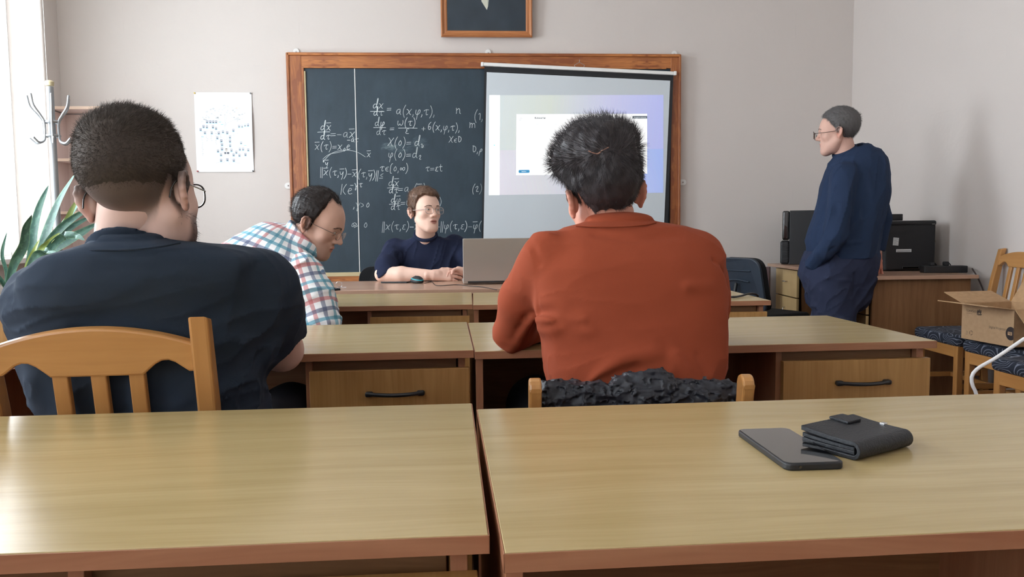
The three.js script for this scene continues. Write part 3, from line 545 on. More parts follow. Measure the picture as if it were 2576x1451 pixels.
{ // low chair of the man in orange
  const t = thing('low_wooden_chair', 'low wooden chair with rounded post tops under the man in orange', 'chair', [0.366, 0, -1.74], -0.03), w = 0.415;
  for (const s of [-1, 1]) {
    const pts = [[-0.018, 0], [0.018, 0], [0.018, 0.45], [0.075, 0.72], [0.078, 0.74]];
    for (let i = 0; i <= 8; i++) { const a = (i / 8) * Math.PI; pts.push([0.058 + 0.021 * Math.cos(a - 0.25), 0.738 + 0.021 * Math.sin(a - 0.25) + 0.004]); }
    pts.push([0.035, 0.72], [-0.018, 0.45]);
    part('back_post', metreUV(extrude(pts, 0.024, 0.004, 2).rotateY(-Math.PI / 2).translate(s * w / 2 + 0.012, 0, 0.16), 'y'), M.chairWood, t);
    part('front_leg', box(0.034, 0.42, 0.034, s * 0.19, 0.21, -0.22, 0.006, 'y'), M.chairWood, t);
    part('apron', box(0.02, 0.06, 0.36, s * 0.19, 0.39, -0.03, 0.003, 'z'), M.chairWood, t);
  }
  part('back_rail', bar([-w / 2, 0.66, 0.198], [w / 2, 0.66, 0.198], 0.018, 0.07, 0.004, [0, 1, 0]), M.chairWood, t);
  part('apron', box(0.36, 0.06, 0.02, 0, 0.39, -0.22, 0.003), M.chairWood, t);
  part('seat', rbox(0.44, 0.05, 0.42, 0.02, 3, 0, 0.435, -0.02), M.swirl, t);
}
// ---------------------------------------------------------------- black office chairs
function officeChair(label, pos, turn, group, backY = 0.64) {              // faces -z
  const t = thing('office_chair', label, 'chair', pos, turn, group);
  const shell = (d, k, zoff) => {                                        // curved rounded back
    const s = new THREE.Shape(), w = 0.2 * k, h = 0.17 * k, r = 0.075;
    s.moveTo(-w + 0.02, -h); s.lineTo(w - 0.02, -h); s.quadraticCurveTo(w, -h, w + 0.003, -h + 0.03); s.lineTo(w - 0.012, h - r); s.quadraticCurveTo(w - 0.02, h, w - 0.02 - r, h); s.lineTo(-w + 0.02 + r, h); s.quadraticCurveTo(-w + 0.02, h, -w + 0.012, h - r); s.lineTo(-w - 0.003, -h + 0.03); s.quadraticCurveTo(-w, -h, -w + 0.02, -h);
    const g = new THREE.ExtrudeGeometry(s, { depth: d, bevelEnabled: true, bevelSize: 0.006, bevelThickness: 0.006, bevelSegments: 3, curveSegments: 10 }), p = g.attributes.position;
    for (let i = 0; i < p.count; i++) p.setZ(i, p.getZ(i) + zoff - 0.6 * p.getX(i) ** 2);
    g.computeVertexNormals(); return g.rotateX(0.13).translate(0, backY, 0.2);
  };
  part('back_cushion', shell(0.03, 0.97, -0.035), M.blackFabric, t);
  const bs = part('back_shell', shell(0.008, 1, 0.012), M.shellPlastic, t, 'dark plastic shell of the backrest');
  part('ridge', tube([[-0.12, backY + 0.09, 0.232], [0.12, backY + 0.09, 0.232]], 0.005, 8, 6), M.shellPlastic, bs); part('ridge', [tube([[-0.1, backY + 0.02, 0.226], [0.0, backY + 0.03, 0.235], [0.1, backY + 0.02, 0.226]], 0.006, 12, 6)], M.shellPlastic, bs);
  part('seat', [rbox(0.45, 0.06, 0.43, 0.028, 4, 0, 0.445, 0)], M.blackFabric, t);
  part('seat_shell', [rbox(0.43, 0.03, 0.41, 0.014, 3, 0, 0.405, 0)], M.blackPlastic, t);
  part('back_arm', tube([[0, 0.395, 0.1], [0, 0.395, 0.25], [0, 0.45, 0.28], [0, backY, 0.235]], 0.012, 24, 8), M.blackPlastic, t);
  for (const s of [-1, 1]) part('leg_frame', tube([[s * 0.23, 0.01, -0.22], [s * 0.2, 0.39, -0.16], [s * 0.2, 0.39, 0.16], [s * 0.23, 0.01, 0.24]], 0.012, 40, 8, false, 0.05), M.blackPlastic, t);
  return t;
}
officeChair('black office chair with blue-grey shell in front of the drawers', [2.06, 0, -5.22], -1.16, null, 0.665);
officeChair('black office chair behind the front desk with the seated student', [-0.42, 0, -4.98], Math.PI, null, 0.64);
{ // dark brown board standing by the drawers
  single('dark_board', 'dark red-brown board standing between office chair and drawers', 'board', box(0.02, 0.74, 0.36, 0, 0.37, 0, 0.002, 'y'), M.darkBrown, [2.2, 0, -5.9], 0.9);
}
{ // open shelf unit in the corner
  const t = thing('open_shelf', 'pinkish brown open shelf unit in the corner behind the coat rack', 'shelf', [-2.535, 0, ROOM.z0 + 0.115]), W = 0.54, D = 0.22;
  for (const s of [-1, 1]) part('side_panel', box(0.018, 1.9, D, s * (W / 2 - 0.009), 0.95, 0, 0.001, 'y'), M.shelf, t);
  part('back_panel', box(W - 0.02, 1.9, 0.01, 0, 0.95, -D / 2 + 0.006, 0.001, 'y'), M.shelf, t);
  for (const y of [0.08, 0.45, 0.82, 1.19, 1.56, 1.92]) part('shelf_board', [box(W - (y > 1.9 ? 0 : 0.036), 0.02, D, 0, y, 0, 0.001)], M.shelf, t).add(shade(Object.assign(new THREE.Mesh(box(W - (y > 1.9 ? 0 : 0.036), 0.02, 0.003, 0, y, D / 2 + 0.001, 0.001), M.shelfEdge), { name: 'edge_strip' })));
}
{ // coat rack
  const base = [-2.185, 0, -4.6], t = thing('coat_rack', 'grey metal coat rack with curved hooks standing by the window', 'coat rack', base);
  part('pole', cyl(0.019, 0.021, 1.83, 0, 0.93, 0, 20), M.paintedMetal, t);
  part('cap', [cyl(0.024, 0.021, 0.018, 0, 1.86, 0, 20), new THREE.SphereGeometry(0.024, 16, 8, 0, 6.3, 0, 1.57).scale(1, 0.5, 1).translate(0, 1.868, 0)], std({ color: rgb(200, 186, 150), roughness: 0.6 }), t);
  for (const y of [1.655, 1.58]) part('ring', new THREE.TorusGeometry(0.036, 0.008, 8, 28).rotateX(Math.PI / 2).translate(0, y, 0), M.paintedMetal, t);
  for (const a of [14, 62, 118, 166, 242, 298]) {
    const m = part('hook', tube([[0.112, 1.79, 0], [0.1, 1.735, 0], [0.066, 1.69, 0], [0.043, 1.65, 0], [0.043, 1.57, 0], [0.055, 1.545, 0], [0.082, 1.54, 0], [0.108, 1.562, 0]], 0.0062, 40, 8), M.paintedMetal, t); m.rotation.y = (-a * Math.PI) / 180;
  }
  for (const a of [0, 90, 180, 270]) { const m = part('foot', tube([[0, 0.16, 0], [0.1, 0.12, 0], [0.22, 0.03, 0], [0.26, 0.012, 0]], 0.011, 20, 8), M.paintedMetal, t); m.rotation.y = (a * Math.PI) / 180 + 0.4; }
}

// ---------------------------------------------------------------- sculpting: signed distance fields meshed with surface nets
const smin = (a, b, k) => { const h = Math.max(k - Math.abs(a - b), 0) / k; return Math.min(a, b) - h * h * k * 0.25; };
const smax = (a, b, k) => -smin(-a, -b, k);
function cap(a, b, ra, rb = ra) {                                       // tapered capsule
  const dx = b[0] - a[0], dy = b[1] - a[1], dz = b[2] - a[2], L = dx * dx + dy * dy + dz * dz || 1e-9;
  return (x, y, z) => { const px = x - a[0], py = y - a[1], pz = z - a[2], h = clamp((px * dx + py * dy + pz * dz) / L); return Math.hypot(px - dx * h, py - dy * h, pz - dz * h) - lerp(ra, rb, h); };
}
function ell(c, r, rot) {                                               // ellipsoid, optionally turned
  const m = rot ? new THREE.Matrix3().setFromMatrix4(new THREE.Matrix4().makeRotationFromEuler(new THREE.Euler(...rot))).transpose().elements : null;
  return (x, y, z) => {
    x -= c[0]; y -= c[1]; z -= c[2];
    if (m) { const a = m[0] * x + m[3] * y + m[6] * z, b = m[1] * x + m[4] * y + m[7] * z; z = m[2] * x + m[5] * y + m[8] * z; x = a; y = b; }
    const k0 = Math.hypot(x / r[0], y / r[1], z / r[2]), k1 = Math.hypot(x / (r[0] * r[0]), y / (r[1] * r[1]), z / (r[2] * r[2]));
    return k1 < 1e-6 ? -Math.min(...r) : (k0 * (k0 - 1)) / k1;
  };
}
// upright body of elliptic sections, each [x left, y, z, x right, half depth], listed from the top down
function loft(sec, capTop = 0.03, capBot = 0.03, pow = 2.3) {
  const n = sec.length, S = sec.map((s) => [s[1], (s[0] + s[3]) / 2, s[2], (s[3] - s[0]) / 2, s[4]]);
  const cr = (a, b, c, d, t) => b + 0.5 * t * (c - a + t * (2 * a - 5 * b + 4 * c - d + t * (3 * (b - c) + d - a)));
  return (x, y, z) => {
    let i = 0; while (i < n - 2 && y < S[i + 1][0]) i++;
    const A = S[Math.max(0, i - 1)], B = S[i], C = S[i + 1], D = S[Math.min(n - 1, i + 2)], t = clamp((B[0] - y) / (B[0] - C[0]));
    const cx = cr(A[1], B[1], C[1], D[1], t), cz = cr(A[2], B[2], C[2], D[2], t), a = cr(A[3], B[3], C[3], D[3], t), b = cr(A[4], B[4], C[4], D[4], t);
    const ex = Math.max(0, (y - S[0][0]) / capTop, (S[n - 1][0] - y) / capBot);
    const q = Math.pow(Math.pow(Math.abs((x - cx) / a), pow) + Math.pow(Math.abs((z - cz) / b), pow) + Math.pow(ex, pow), 1 / pow);
    return (q - 1) * Math.min(a, b);
  };
}
const chain = (pts, k = 0.01) => { const f = []; for (let i = 0; i < pts.length - 1; i++) f.push(cap(pts[i], pts[i + 1], pts[i][3], pts[i + 1][3])); return union(f, k); };   // points [x, y, z, r]
const union = (fs, k = 0.02) => (x, y, z) => { let d = fs[0](x, y, z); for (let i = 1; i < fs.length; i++) d = smin(d, fs[i](x, y, z), k); return d; };
const below = (f, p, n, k = 0.003) => { const L = Math.hypot(...n); return (x, y, z) => smax(f(x, y, z), ((x - p[0]) * n[0] + (y - p[1]) * n[1] + (z - p[2]) * n[2]) / L, k); };   // keep the side that n points away from
function nets(f, lo, hi, c, { color, uv, snap = true } = {}) {
  const nx = Math.ceil((hi[0] - lo[0]) / c) + 1, ny = Math.ceil((hi[1] - lo[1]) / c) + 1, nz = Math.ceil((hi[2] - lo[2]) / c) + 1, N = nx * ny * nz;
  const v = new Float32Array(N).fill(1), K = 6, at = (i, j, k) => (k * ny + j) * nx + i;
  for (let bk = 0; bk < nz; bk += K) for (let bj = 0; bj < ny; bj += K) for (let bi = 0; bi < nx; bi += K) {
    const d = f(lo[0] + (bi + K / 2) * c, lo[1] + (bj + K / 2) * c, lo[2] + (bk + K / 2) * c), far = Math.abs(d) > K * c * 1.25;
    for (let k = bk; k < Math.min(nz, bk + K); k++) for (let j = bj; j < Math.min(ny, bj + K); j++) for (let i = bi; i < Math.min(nx, bi + K); i++) v[at(i, j, k)] = far ? d : f(lo[0] + i * c, lo[1] + j * c, lo[2] + k * c);
  }
  const id = new Int32Array(N).fill(-1), pos = [], idx = [];
  for (let k = 0; k < nz - 1; k++) for (let j = 0; j < ny - 1; j++) for (let i = 0; i < nx - 1; i++) {
    let mask = 0; const q = [];
    for (let e = 0; e < 8; e++) { const w = v[at(i + (e & 1), j + ((e >> 1) & 1), k + (e >> 2))]; q.push(w); if (w < 0) mask |= 1 << e; }
    if (mask === 0 || mask === 255) continue;
    let sx = 0, sy = 0, sz = 0, n = 0;
    for (let e = 0; e < 8; e++) for (let b = 0; b < 3; b++) { const g = e | (1 << b); if (g === e || (q[e] < 0) === (q[g] < 0)) continue; const t = q[e] / (q[e] - q[g]); sx += (e & 1) + (b === 0 ? t : 0); sy += ((e >> 1) & 1) + (b === 1 ? t : 0); sz += (e >> 2) + (b === 2 ? t : 0); n++; }
    id[at(i, j, k)] = pos.length / 3; pos.push(lo[0] + (i + sx / n) * c, lo[1] + (j + sy / n) * c, lo[2] + (k + sz / n) * c);
  }
  const quad = (a, b, d, e, flip) => { if (a < 0 || b < 0 || d < 0 || e < 0) return; flip ? idx.push(a, d, b, a, e, d) : idx.push(a, b, d, a, d, e); };
  for (let k = 1; k < nz - 1; k++) for (let j = 1; j < ny - 1; j++) for (let i = 1; i < nx - 1; i++) {
    const s = v[at(i, j, k)] < 0;
    if (s !== v[at(i + 1, j, k)] < 0) quad(id[at(i, j - 1, k - 1)], id[at(i, j, k - 1)], id[at(i, j, k)], id[at(i, j - 1, k)], !s);
    if (s !== v[at(i, j + 1, k)] < 0) quad(id[at(i - 1, j, k - 1)], id[at(i - 1, j, k)], id[at(i, j, k)], id[at(i, j, k - 1)], !s);
    if (s !== v[at(i, j, k + 1)] < 0) quad(id[at(i - 1, j - 1, k)], id[at(i, j - 1, k)], id[at(i, j, k)], id[at(i - 1, j, k)], !s);
  }
  const nor = new Float32Array(pos.length), col = color ? new Float32Array(pos.length) : null, tex = new Float32Array((pos.length / 3) * 2), e = c * 0.35;
  for (let i = 0; i < pos.length; i += 3) {
    let x = pos[i], y = pos[i + 1], z = pos[i + 2];
    for (let it = 0; it < 2; it++) {
      const d = f(x, y, z); let gx = f(x + e, y, z) - d, gy = f(x, y + e, z) - d, gz = f(x, y, z + e) - d; const L = Math.hypot(gx, gy, gz) || 1; gx /= L; gy /= L; gz /= L;
      nor[i] = gx; nor[i + 1] = gy; nor[i + 2] = gz;
      if (!snap || it) break;
      const s = clamp(d * Math.min(1, e / L), -c * 0.6, c * 0.6); x -= gx * s; y -= gy * s; z -= gz * s;
    }
    pos[i] = x; pos[i + 1] = y; pos[i + 2] = z;
    if (col) { const q = color(x, y, z, nor[i], nor[i + 1], nor[i + 2]); col[i] = q[0]; col[i + 1] = q[1]; col[i + 2] = q[2]; }
    const t = uv ? uv(x, y, z) : [x + z * 0.7, y + z * 0.4]; tex[(i / 3) * 2] = t[0]; tex[(i / 3) * 2 + 1] = t[1];
  }
  const g = new THREE.BufferGeometry();
  g.setAttribute('position', new THREE.Float32BufferAttribute(pos, 3)); g.setAttribute('normal', new THREE.BufferAttribute(nor, 3)); g.setAttribute('uv', new THREE.BufferAttribute(tex, 2));
  if (col) g.setAttribute('color', new THREE.BufferAttribute(col, 3));
  g.setIndex(idx); return g;
}
function joinIndexed(list) { return list.length > 1 ? mergeGeometries(list) : list[0]; }
function skinPart(name, geo, mat, parent, label) { const m = shade(new THREE.Mesh(geo, mat)); m.name = name; parent.add(m); if (label) m.userData.label = label; return m; }

// ---------------------------------------------------------------- heads
// local head axes: +z to the face, +y up, +x to the person's left; origin between the ears; metres for a head of scale 1
function headField({ jaw = 1, nose = 1, open = 0, fat = 0, lip = 1 } = {}) {
  const f = [];
  const cran = ell([0, 0.046, -0.012], [0.0745, 0.085, 0.096]);
  const face = union([
    cran, ell([0, -0.018, 0.034], [0.060 + fat, 0.083, 0.058]), ell([0, 0.03, 0.05], [0.056, 0.05, 0.043]),
    ell([0, -0.072, 0.03], [0.050 * jaw + fat * 1.3, 0.042, 0.052]), cap([-0.05 * jaw, -0.045, 0.0], [-0.02, -0.1, 0.066], 0.016, 0.016), cap([0.05 * jaw, -0.045, 0.0], [0.02, -0.1, 0.066], 0.016, 0.016),
    ell([0, -0.101, 0.072], [0.021, 0.016, 0.017]),
  ], 0.03);
  const feats = [
    ell([-0.043, -0.024, 0.056], [0.021, 0.019, 0.021]), ell([0.043, -0.024, 0.056], [0.021, 0.019, 0.021]),
    cap([-0.034, 0.0205, 0.079], [-0.012, 0.018, 0.0895], 0.0085), cap([0.034, 0.0205, 0.079], [0.012, 0.018, 0.0895], 0.0085),
    ell([0, -0.062, 0.073], [0.028, 0.022, 0.018]),
  ];
  const noseF = union([cap([0, 0.012, 0.0905], [0, -0.022, 0.102 + 0.006 * nose], 0.0075, 0.009), ell([0, -0.0285, 0.105 + 0.006 * nose], [0.0105, 0.0088, 0.0105]), ell([-0.0125, -0.033, 0.097], [0.0075, 0.0075, 0.0105]), ell([0.0125, -0.033, 0.097], [0.0075, 0.0075, 0.0105])], 0.009);
  const sock = [ell([-0.032, 0.003, 0.1], [0.017, 0.011, 0.0135]), ell([0.032, 0.003, 0.1], [0.017, 0.011, 0.0135])];
  const lips = union([ell([0, -0.0595 + open, 0.0895], [0.0215, 0.0052 * lip, 0.0095]), ell([-0.008, -0.0585 + open, 0.09], [0.01, 0.0055 * lip, 0.0088]), ell([0.008, -0.0585 + open, 0.09], [0.01, 0.0055 * lip, 0.0088]), ell([0, -0.0705 - open, 0.0875], [0.0175, 0.0068 * lip, 0.0105])], 0.005);
  const mouth = ell([0, -0.0648, 0.102], [0.021, 0.0016 + open * 0.9, 0.013]);
  const lids = [-1, 1].map((s) => { const ball = ell([s * 0.031, 0.003, 0.0785], [0.0145, 0.0142, 0.0142]), op = ell([s * 0.0315, 0.0022, 0.094], [0.0125, 0.0046, 0.012]); return (x, y, z) => smax(ball(x, y, z), -op(x, y, z), 0.0015); });
  const ears = [-1, 1].map((s) => {
    const e = []; const O = [s * 0.0735, -0.009, -0.008], P = (u, v, w) => (u *= 0.87, v *= 0.87, [O[0] + s * (0.006 + w + 0.009 * clamp((-u + 0.008) / 0.024) + 0.003 * clamp(v / 0.03)), O[1] + v, O[2] + u]);  // u forward, v up, w out
    const rim = [[0.009, 0.004], [0.013, 0.016], [0.009, 0.028], [-0.003, 0.034], [-0.015, 0.03], [-0.0205, 0.018], [-0.0195, 0.003], [-0.014, -0.011], [-0.006, -0.022]];
    for (let i = 0; i < rim.length - 1; i++) e.push(cap(P(rim[i][0], rim[i][1], 0.005), P(rim[i + 1][0], rim[i + 1][1], 0.005), 0.0036, 0.0036));
    e.push(ell(P(-0.001, -0.026, 0.002), [0.005, 0.0105, 0.0085]));
    const plate = ell(P(-0.005, 0.006, -0.001), [0.0052, 0.028, 0.0165], [0, s * -0.4, 0]), anti = cap(P(-0.012, 0.018, 0.003), P(-0.01, -0.012, 0.003), 0.0035, 0.003), trag = ell(P(0.0095, -0.006, 0.002), [0.004, 0.0065, 0.0045]);
    const root = ell(P(0.002, 0.0, -0.006), [0.008, 0.02, 0.01]);
    const u = union([...e, anti, trag], 0.004), hole = ell(P(0.001, -0.004, 0.006), [0.0065, 0.0095, 0.0075]);
    return (x, y, z) => { const q = Math.abs(x - O[0]) + Math.abs(y + 0.009) + Math.abs(z - O[2]); if (q > 0.13) return q - 0.09; return smin(smax(smin(smin(u(x, y, z), plate(x, y, z), 0.005), root(x, y, z), 0.006), -hole(x, y, z), 0.004), 1, 0.001); };
  });
  const skull = (x, y, z) => {
    let d = face(x, y, z);
    if (z > 0) { for (const q of feats) d = smin(d, q(x, y, z), 0.02); for (const q of sock) d = smax(d, -q(x, y, z), 0.012); d = smin(d, noseF(x, y, z), 0.009); d = smin(d, lips(x, y, z), 0.004); d = smax(d, -mouth(x, y, z), 0.0025); for (const q of lids) d = smin(d, q(x, y, z), 0.004); }
    return d;
  };
  return { face, skull, full: (x, y, z) => { let d = skull(x, y, z); d = smin(d, ears[0](x, y, z), 0.006); return smin(d, ears[1](x, y, z), 0.006); } };
}
const table = (t, v) => { for (let i = 0; i < t.length - 1; i++) if (v <= t[i + 1][0]) { const k = clamp((v - t[i][0]) / (t[i + 1][0] - t[i][0])); return lerp(t[i][1], t[i + 1][1], k * k * (3 - 2 * k)); } return t[t.length - 1][1]; };
const azim = (x, z) => (Math.atan2(Math.abs(x), z + 0.012) * 180) / Math.PI;
const HAIRLINE = [[0, 0.088], [30, 0.08], [48, 0.062], [62, 0.035], [72, 0.02], [78, -0.01], [88, -0.012], [93, 0.014], [101, 0.016], [107, -0.024], [122, -0.048], [150, -0.058], [180, -0.06]];
function headMatrix(pos, yaw, pitch, roll, s) {
  const r = (d) => (d * Math.PI) / 180;
  return new THREE.Matrix4().makeTranslation(...pos).multiply(new THREE.Matrix4().makeRotationY(r(yaw))).multiply(new THREE.Matrix4().makeRotationX(r(pitch))).multiply(new THREE.Matrix4().makeRotationZ(r(roll))).multiply(new THREE.Matrix4().makeScale(s, s, s));
}
// hair: a shell that rises from the scalp and strands that grow out of it
function hairShell(face, thick, cell = 0.0035, bump = 0.0015, freq = 160) {
  const f = (x, y, z) => { const d = face(x, y, z); if (d > 0.08 || d < -0.03) return d; return d - thick(x, y, z) - bump * (noise(x * freq + 50, y * freq * 0.5 + 50, z * freq + 50) - 0.5); };
  return { f, geo: nets(f, [-0.13, -0.12, -0.15], [0.13, 0.2, 0.14], cell, {}) };
}
function strands(f, n, dens, comb, { len = 0.02, r = 0.0005, segs = 3, lift = 0.5, curl = 0, jitter = 0.35, centre = [0, 0.03, -0.01], sink = 0.003, cone = false } = {}) {
  const pos = [], nor = [], idx = [], e = 0.002, G = (p) => { const d = f(...p), g = [f(p[0] + e, p[1], p[2]) - d, f(p[0], p[1] + e, p[2]) - d, f(p[0], p[1], p[2] + e) - d], L = Math.hypot(...g) || 1; return g.map((v) => v / L); };
  for (let i = 0; i < n; i++) {
    const u = cone ? rr(-0.35, 0.05) : rr(-1, 1), a = cone ? rr(0.25, 0.75) * Math.PI : rr(0, Math.PI * 2), q = Math.sqrt(1 - u * u), dir = [q * Math.cos(a), u, q * Math.sin(a)];
    let r0 = 0.19, r1 = 0.03;
    for (let k = 0; k < 16; k++) { const m = (r0 + r1) / 2; f(centre[0] + dir[0] * m, centre[1] + dir[1] * m, centre[2] + dir[2] * m) > 0 ? (r0 = m) : (r1 = m); }
    let p = dir.map((d, k) => centre[k] + d * r0); const D = dens(...p); if (rnd() > D) continue;
    const nv = G(p), c = comb(...p), cn = c[0] * nv[0] + c[1] * nv[1] + c[2] * nv[2]; for (let k = 0; k < 3; k++) c[k] -= nv[k] * cn;
    const l = len * (typeof c[3] === 'number' ? c[3] : 1) * rr(0.6, 1.15), jt = [rr(-1, 1), rr(-1, 1), rr(-1, 1)].map((v) => v * jitter);
    let v = [0, 1, 2].map((k) => nv[k] * lift + c[k] + jt[k] * 0.5), L = Math.hypot(...v) || 1; v = v.map((t) => t / L); p = p.map((t, k) => t - nv[k] * sink);
    const side = new THREE.Vector3(...v).cross(new THREE.Vector3(rr(-1, 1), rr(-1, 1), rr(-1, 1))).normalize(), b = pos.length / 3;
    for (let s = 0; s <= segs; s++) {
      const t = s / segs, w = r * (1 - t * 0.9), o = new THREE.Vector3(...v).cross(side);
      for (let k = 0; k < 3; k++) { const an = (k / 3) * 6.2832, ca = Math.cos(an), sa = Math.sin(an), nn = [side.x * ca + o.x * sa, side.y * ca + o.y * sa, side.z * ca + o.z * sa]; pos.push(p[0] + nn[0] * w, p[1] + nn[1] * w, p[2] + nn[2] * w); nor.push(...nn); }
      if (s < segs) for (let k = 0; k < 3; k++) { const A = b + s * 3 + k, B = b + s * 3 + ((k + 1) % 3); idx.push(A, B, A + 3, B, B + 3, A + 3); }
      p = p.map((x, k) => x + (v[k] * l) / segs);
      v = v.map((x, k) => x + (jt[k] * 0.3 + c[k] * curl) ); L = Math.hypot(...v) || 1; v = v.map((x) => x / L);
    }
  }
  const g = new THREE.BufferGeometry(); g.setAttribute('position', new THREE.Float32BufferAttribute(pos, 3)); g.setAttribute('normal', new THREE.Float32BufferAttribute(nor, 3)); g.setAttribute('uv', new THREE.Float32BufferAttribute(new Float32Array((pos.length / 3) * 2), 2)); g.setIndex(idx); return g;
}
function eyeGeo(s, look = [0, 0]) {                                      // eyeball with iris and pupil as vertex colours
  const g = new THREE.SphereGeometry(0.0128, 28, 20).rotateX(Math.PI / 2).rotateX(look[1]).rotateY(look[0]), p = g.attributes.position, col = [], fwd = new THREE.Vector3(0, 0, 1).applyEuler(new THREE.Euler(look[1], look[0], 0, 'YXZ'));
  for (let i = 0; i < p.count; i++) { const c = new THREE.Vector3().fromBufferAttribute(p, i).normalize().dot(fwd), a = Math.acos(clamp(c, -1, 1)); col.push(...(a < 0.2 ? [0.005, 0.005, 0.006] : a < 0.47 ? [0.09, 0.07, 0.05] : [0.72, 0.68, 0.66])); }
  g.setAttribute('color', new THREE.Float32BufferAttribute(col, 3)); return g.translate(s * 0.031, 0.003, 0.0785);
}
M.eye = phys({ vertexColors: true, roughness: 0.1, clearcoat: 1 });
M.skin = phys({ vertexColors: true, roughness: 0.5, specularIntensity: 0.45, sheen: 0.15, sheenRoughness: 0.6, sheenColor: new THREE.Color(0.9, 0.6, 0.5) });
const lin = (r, g, b) => { const c = rgb(r, g, b); return [c.r, c.g, c.b]; };
const mixc = (a, b, t) => [lerp(a[0], b[0], t), lerp(a[1], b[1], t), lerp(a[2], b[2], t)];
function skinColor(tone, { beard, beardTone = lin(90, 70, 62), scalp, scalpTone, red = 1 } = {}) {
  const lipT = lin(176, 104, 98), redT = lin(206, 128, 108), dark = lin(60, 42, 34);
  return (x, y, z) => {
    let c = mixc(tone, redT, red * 0.28 * (0.5 * sstep(0.02, 0, Math.hypot(x / 1.5, y + 0.034, (z - 0.11))) + sstep(0.03, 0, Math.hypot(Math.abs(x) - 0.045, y + 0.03, z - 0.07)) * 0.7 + sstep(0.078, 0.084, Math.abs(x)) * sstep(0.05, 0.0, Math.abs(z)) * 1.6));
    c = mixc(c, tone.map((v) => v * 0.9), (noise(x * 90 + 9, y * 90 + 9, z * 90 + 9) - 0.5) * 0.5 + 0.15);
    const lips = sstep(1.15, 0.8, Math.hypot(x / 0.021, (y + 0.065) / 0.0125)) * sstep(0.084, 0.088, z); c = mixc(c, lipT, lips * 0.75);
    if (beard) c = mixc(c, beardTone, beard(x, y, z) * (1 - lips));
    if (scalp) c = mixc(c, scalpTone, scalp(x, y, z));
    c = mixc(c, dark, 0.6 * sstep(0.0017, 0.0, Math.abs(Math.hypot((Math.abs(x) - 0.0315) / 2.6, y - 0.0026) - 0.0049)) * sstep(0.084, 0.088, z) * sstep(0.0, 0.004, y));
    return c;
  };
}
const hairMat = (r, g, b, rough = 0.5) => phys({ color: rgb(r, g, b), roughness: rough, specularIntensity: 0.5 });
function brows(H, n = 5000, w = 0.0046) {                              // eyebrow hairs on the brow ridge
  const den = (x, y, z) => { const t = (Math.abs(x) - 0.012) / 0.036; if (t < 0 || t > 1 || z < 0.04) return 0; const c = 0.0205 + 0.0055 * Math.sin(t * 2.5) - 0.005 * t * t; return sstep(w * (1.1 - 0.6 * t), w * 0.5 * (1.1 - 0.6 * t), Math.abs(y - c)); };
  return strands(H.skull, n, den, (x, y, z) => { const t = (Math.abs(x) - 0.012) / 0.036; return [Math.sign(x), lerp(0.5, -0.3, t), -0.2, 1]; }, { len: 0.009, r: 0.00042, lift: 0.15, jitter: 0.25, cone: true, sink: 0.0005 });
}
function glasses(parent, M4, mat, { rx = 0.025, ry = 0.018, y = -0.002, z = 0.109, r = 0.0009, tr = 0.0012, half = false, nose = 0.009, tw = 0.077 } = {}) {
  const t = new THREE.Group(); t.name = 'glasses'; parent.add(t); const put = (n, g, m) => skinPart(n, merged(g).applyMatrix4(M4), m, t);
  for (const s of [-1, 1]) {
    const c = [s * (nose + rx), y, z - 0.004], ring = []; for (let i = 0; i < 28; i++) { const a = (i / 28) * 6.2832, sx = Math.sign(Math.cos(a)) * Math.pow(Math.abs(Math.cos(a)), 0.75), sy = Math.sign(Math.sin(a)) * Math.pow(Math.abs(Math.sin(a)), 0.75); ring.push([c[0] + rx * sx, c[1] + ry * sy, c[2] - 0.0035 * (s * sx > 0 ? (s * sx) ** 2 : 0)]); }
    put('rim', tube(half ? ring.slice(0, 15) : ring, r, 90, 6, !half), mat);
    const lens = new THREE.CircleGeometry(1, 28).scale(rx * 0.99, ry * 0.99, 1).translate(...c); put('lens', lens, M.lens);
    put('temple', tube([[s * (nose + 2 * rx), y + 0.005, z - 0.008], [s * (nose + 2 * rx + 0.004), y + 0.006, z - 0.016], [s * tw, y + 0.008, 0.02], [s * (tw + 0.002), y + 0.012, -0.012], [s * (tw - 0.001), y + 0.0, -0.03], [s * (tw - 0.003), y - 0.018, -0.038]], tr, 40, 6), mat);
  }
  put('bridge', tube([[-nose, y + 0.005, z - 0.004], [0, y + 0.009, z], [nose, y + 0.005, z - 0.004]], r, 12, 6), mat);
}
// one arm of skin or cloth through shoulder, elbow and wrist
const limb = (pts) => chain(pts, 0.012);
// hand from explicit joints: palm as a few thick capsules, each finger its own chain
function handField(palm, fingers, k = 0.006) {
  const P = union(palm, 0.014), F = fingers.map((j) => chain(j, 0.003));
  return (x, y, z) => { let d = P(x, y, z); for (const q of F) d = smin(d, q(x, y, z), k); return d; };
}
const fabricBump = rep(dataTex(256, 256, (u, v) => 255 * (0.5 + 0.25 * Math.sin(u * 6.2832 * 64) * Math.sin(v * 6.2832 * 64) + 0.25 * (fbm(u * 50, v * 50, 4, 2) - 0.5))), 6, 6);
const cloth = (r, g, b, rough = 0.9) => phys({ color: rgb(r, g, b), roughness: rough, bumpMap: fabricBump, bumpScale: 0.0003, sheen: 0.12, sheenRoughness: 0.5, sheenColor: rgb(r, g, b).lerp(new THREE.Color(1, 1, 1), 0.3), specularIntensity: 0.3 });
const wrinkle = (f, amp, fx, fy, fz, ox = 0) => (x, y, z) => { const d = f(x, y, z); if (Math.abs(d) > 0.05) return d; return d - amp * (fbm(x * fx + 20 + ox, y * fy + 20, z * fz + 20, 2) - 0.5) * 2; };
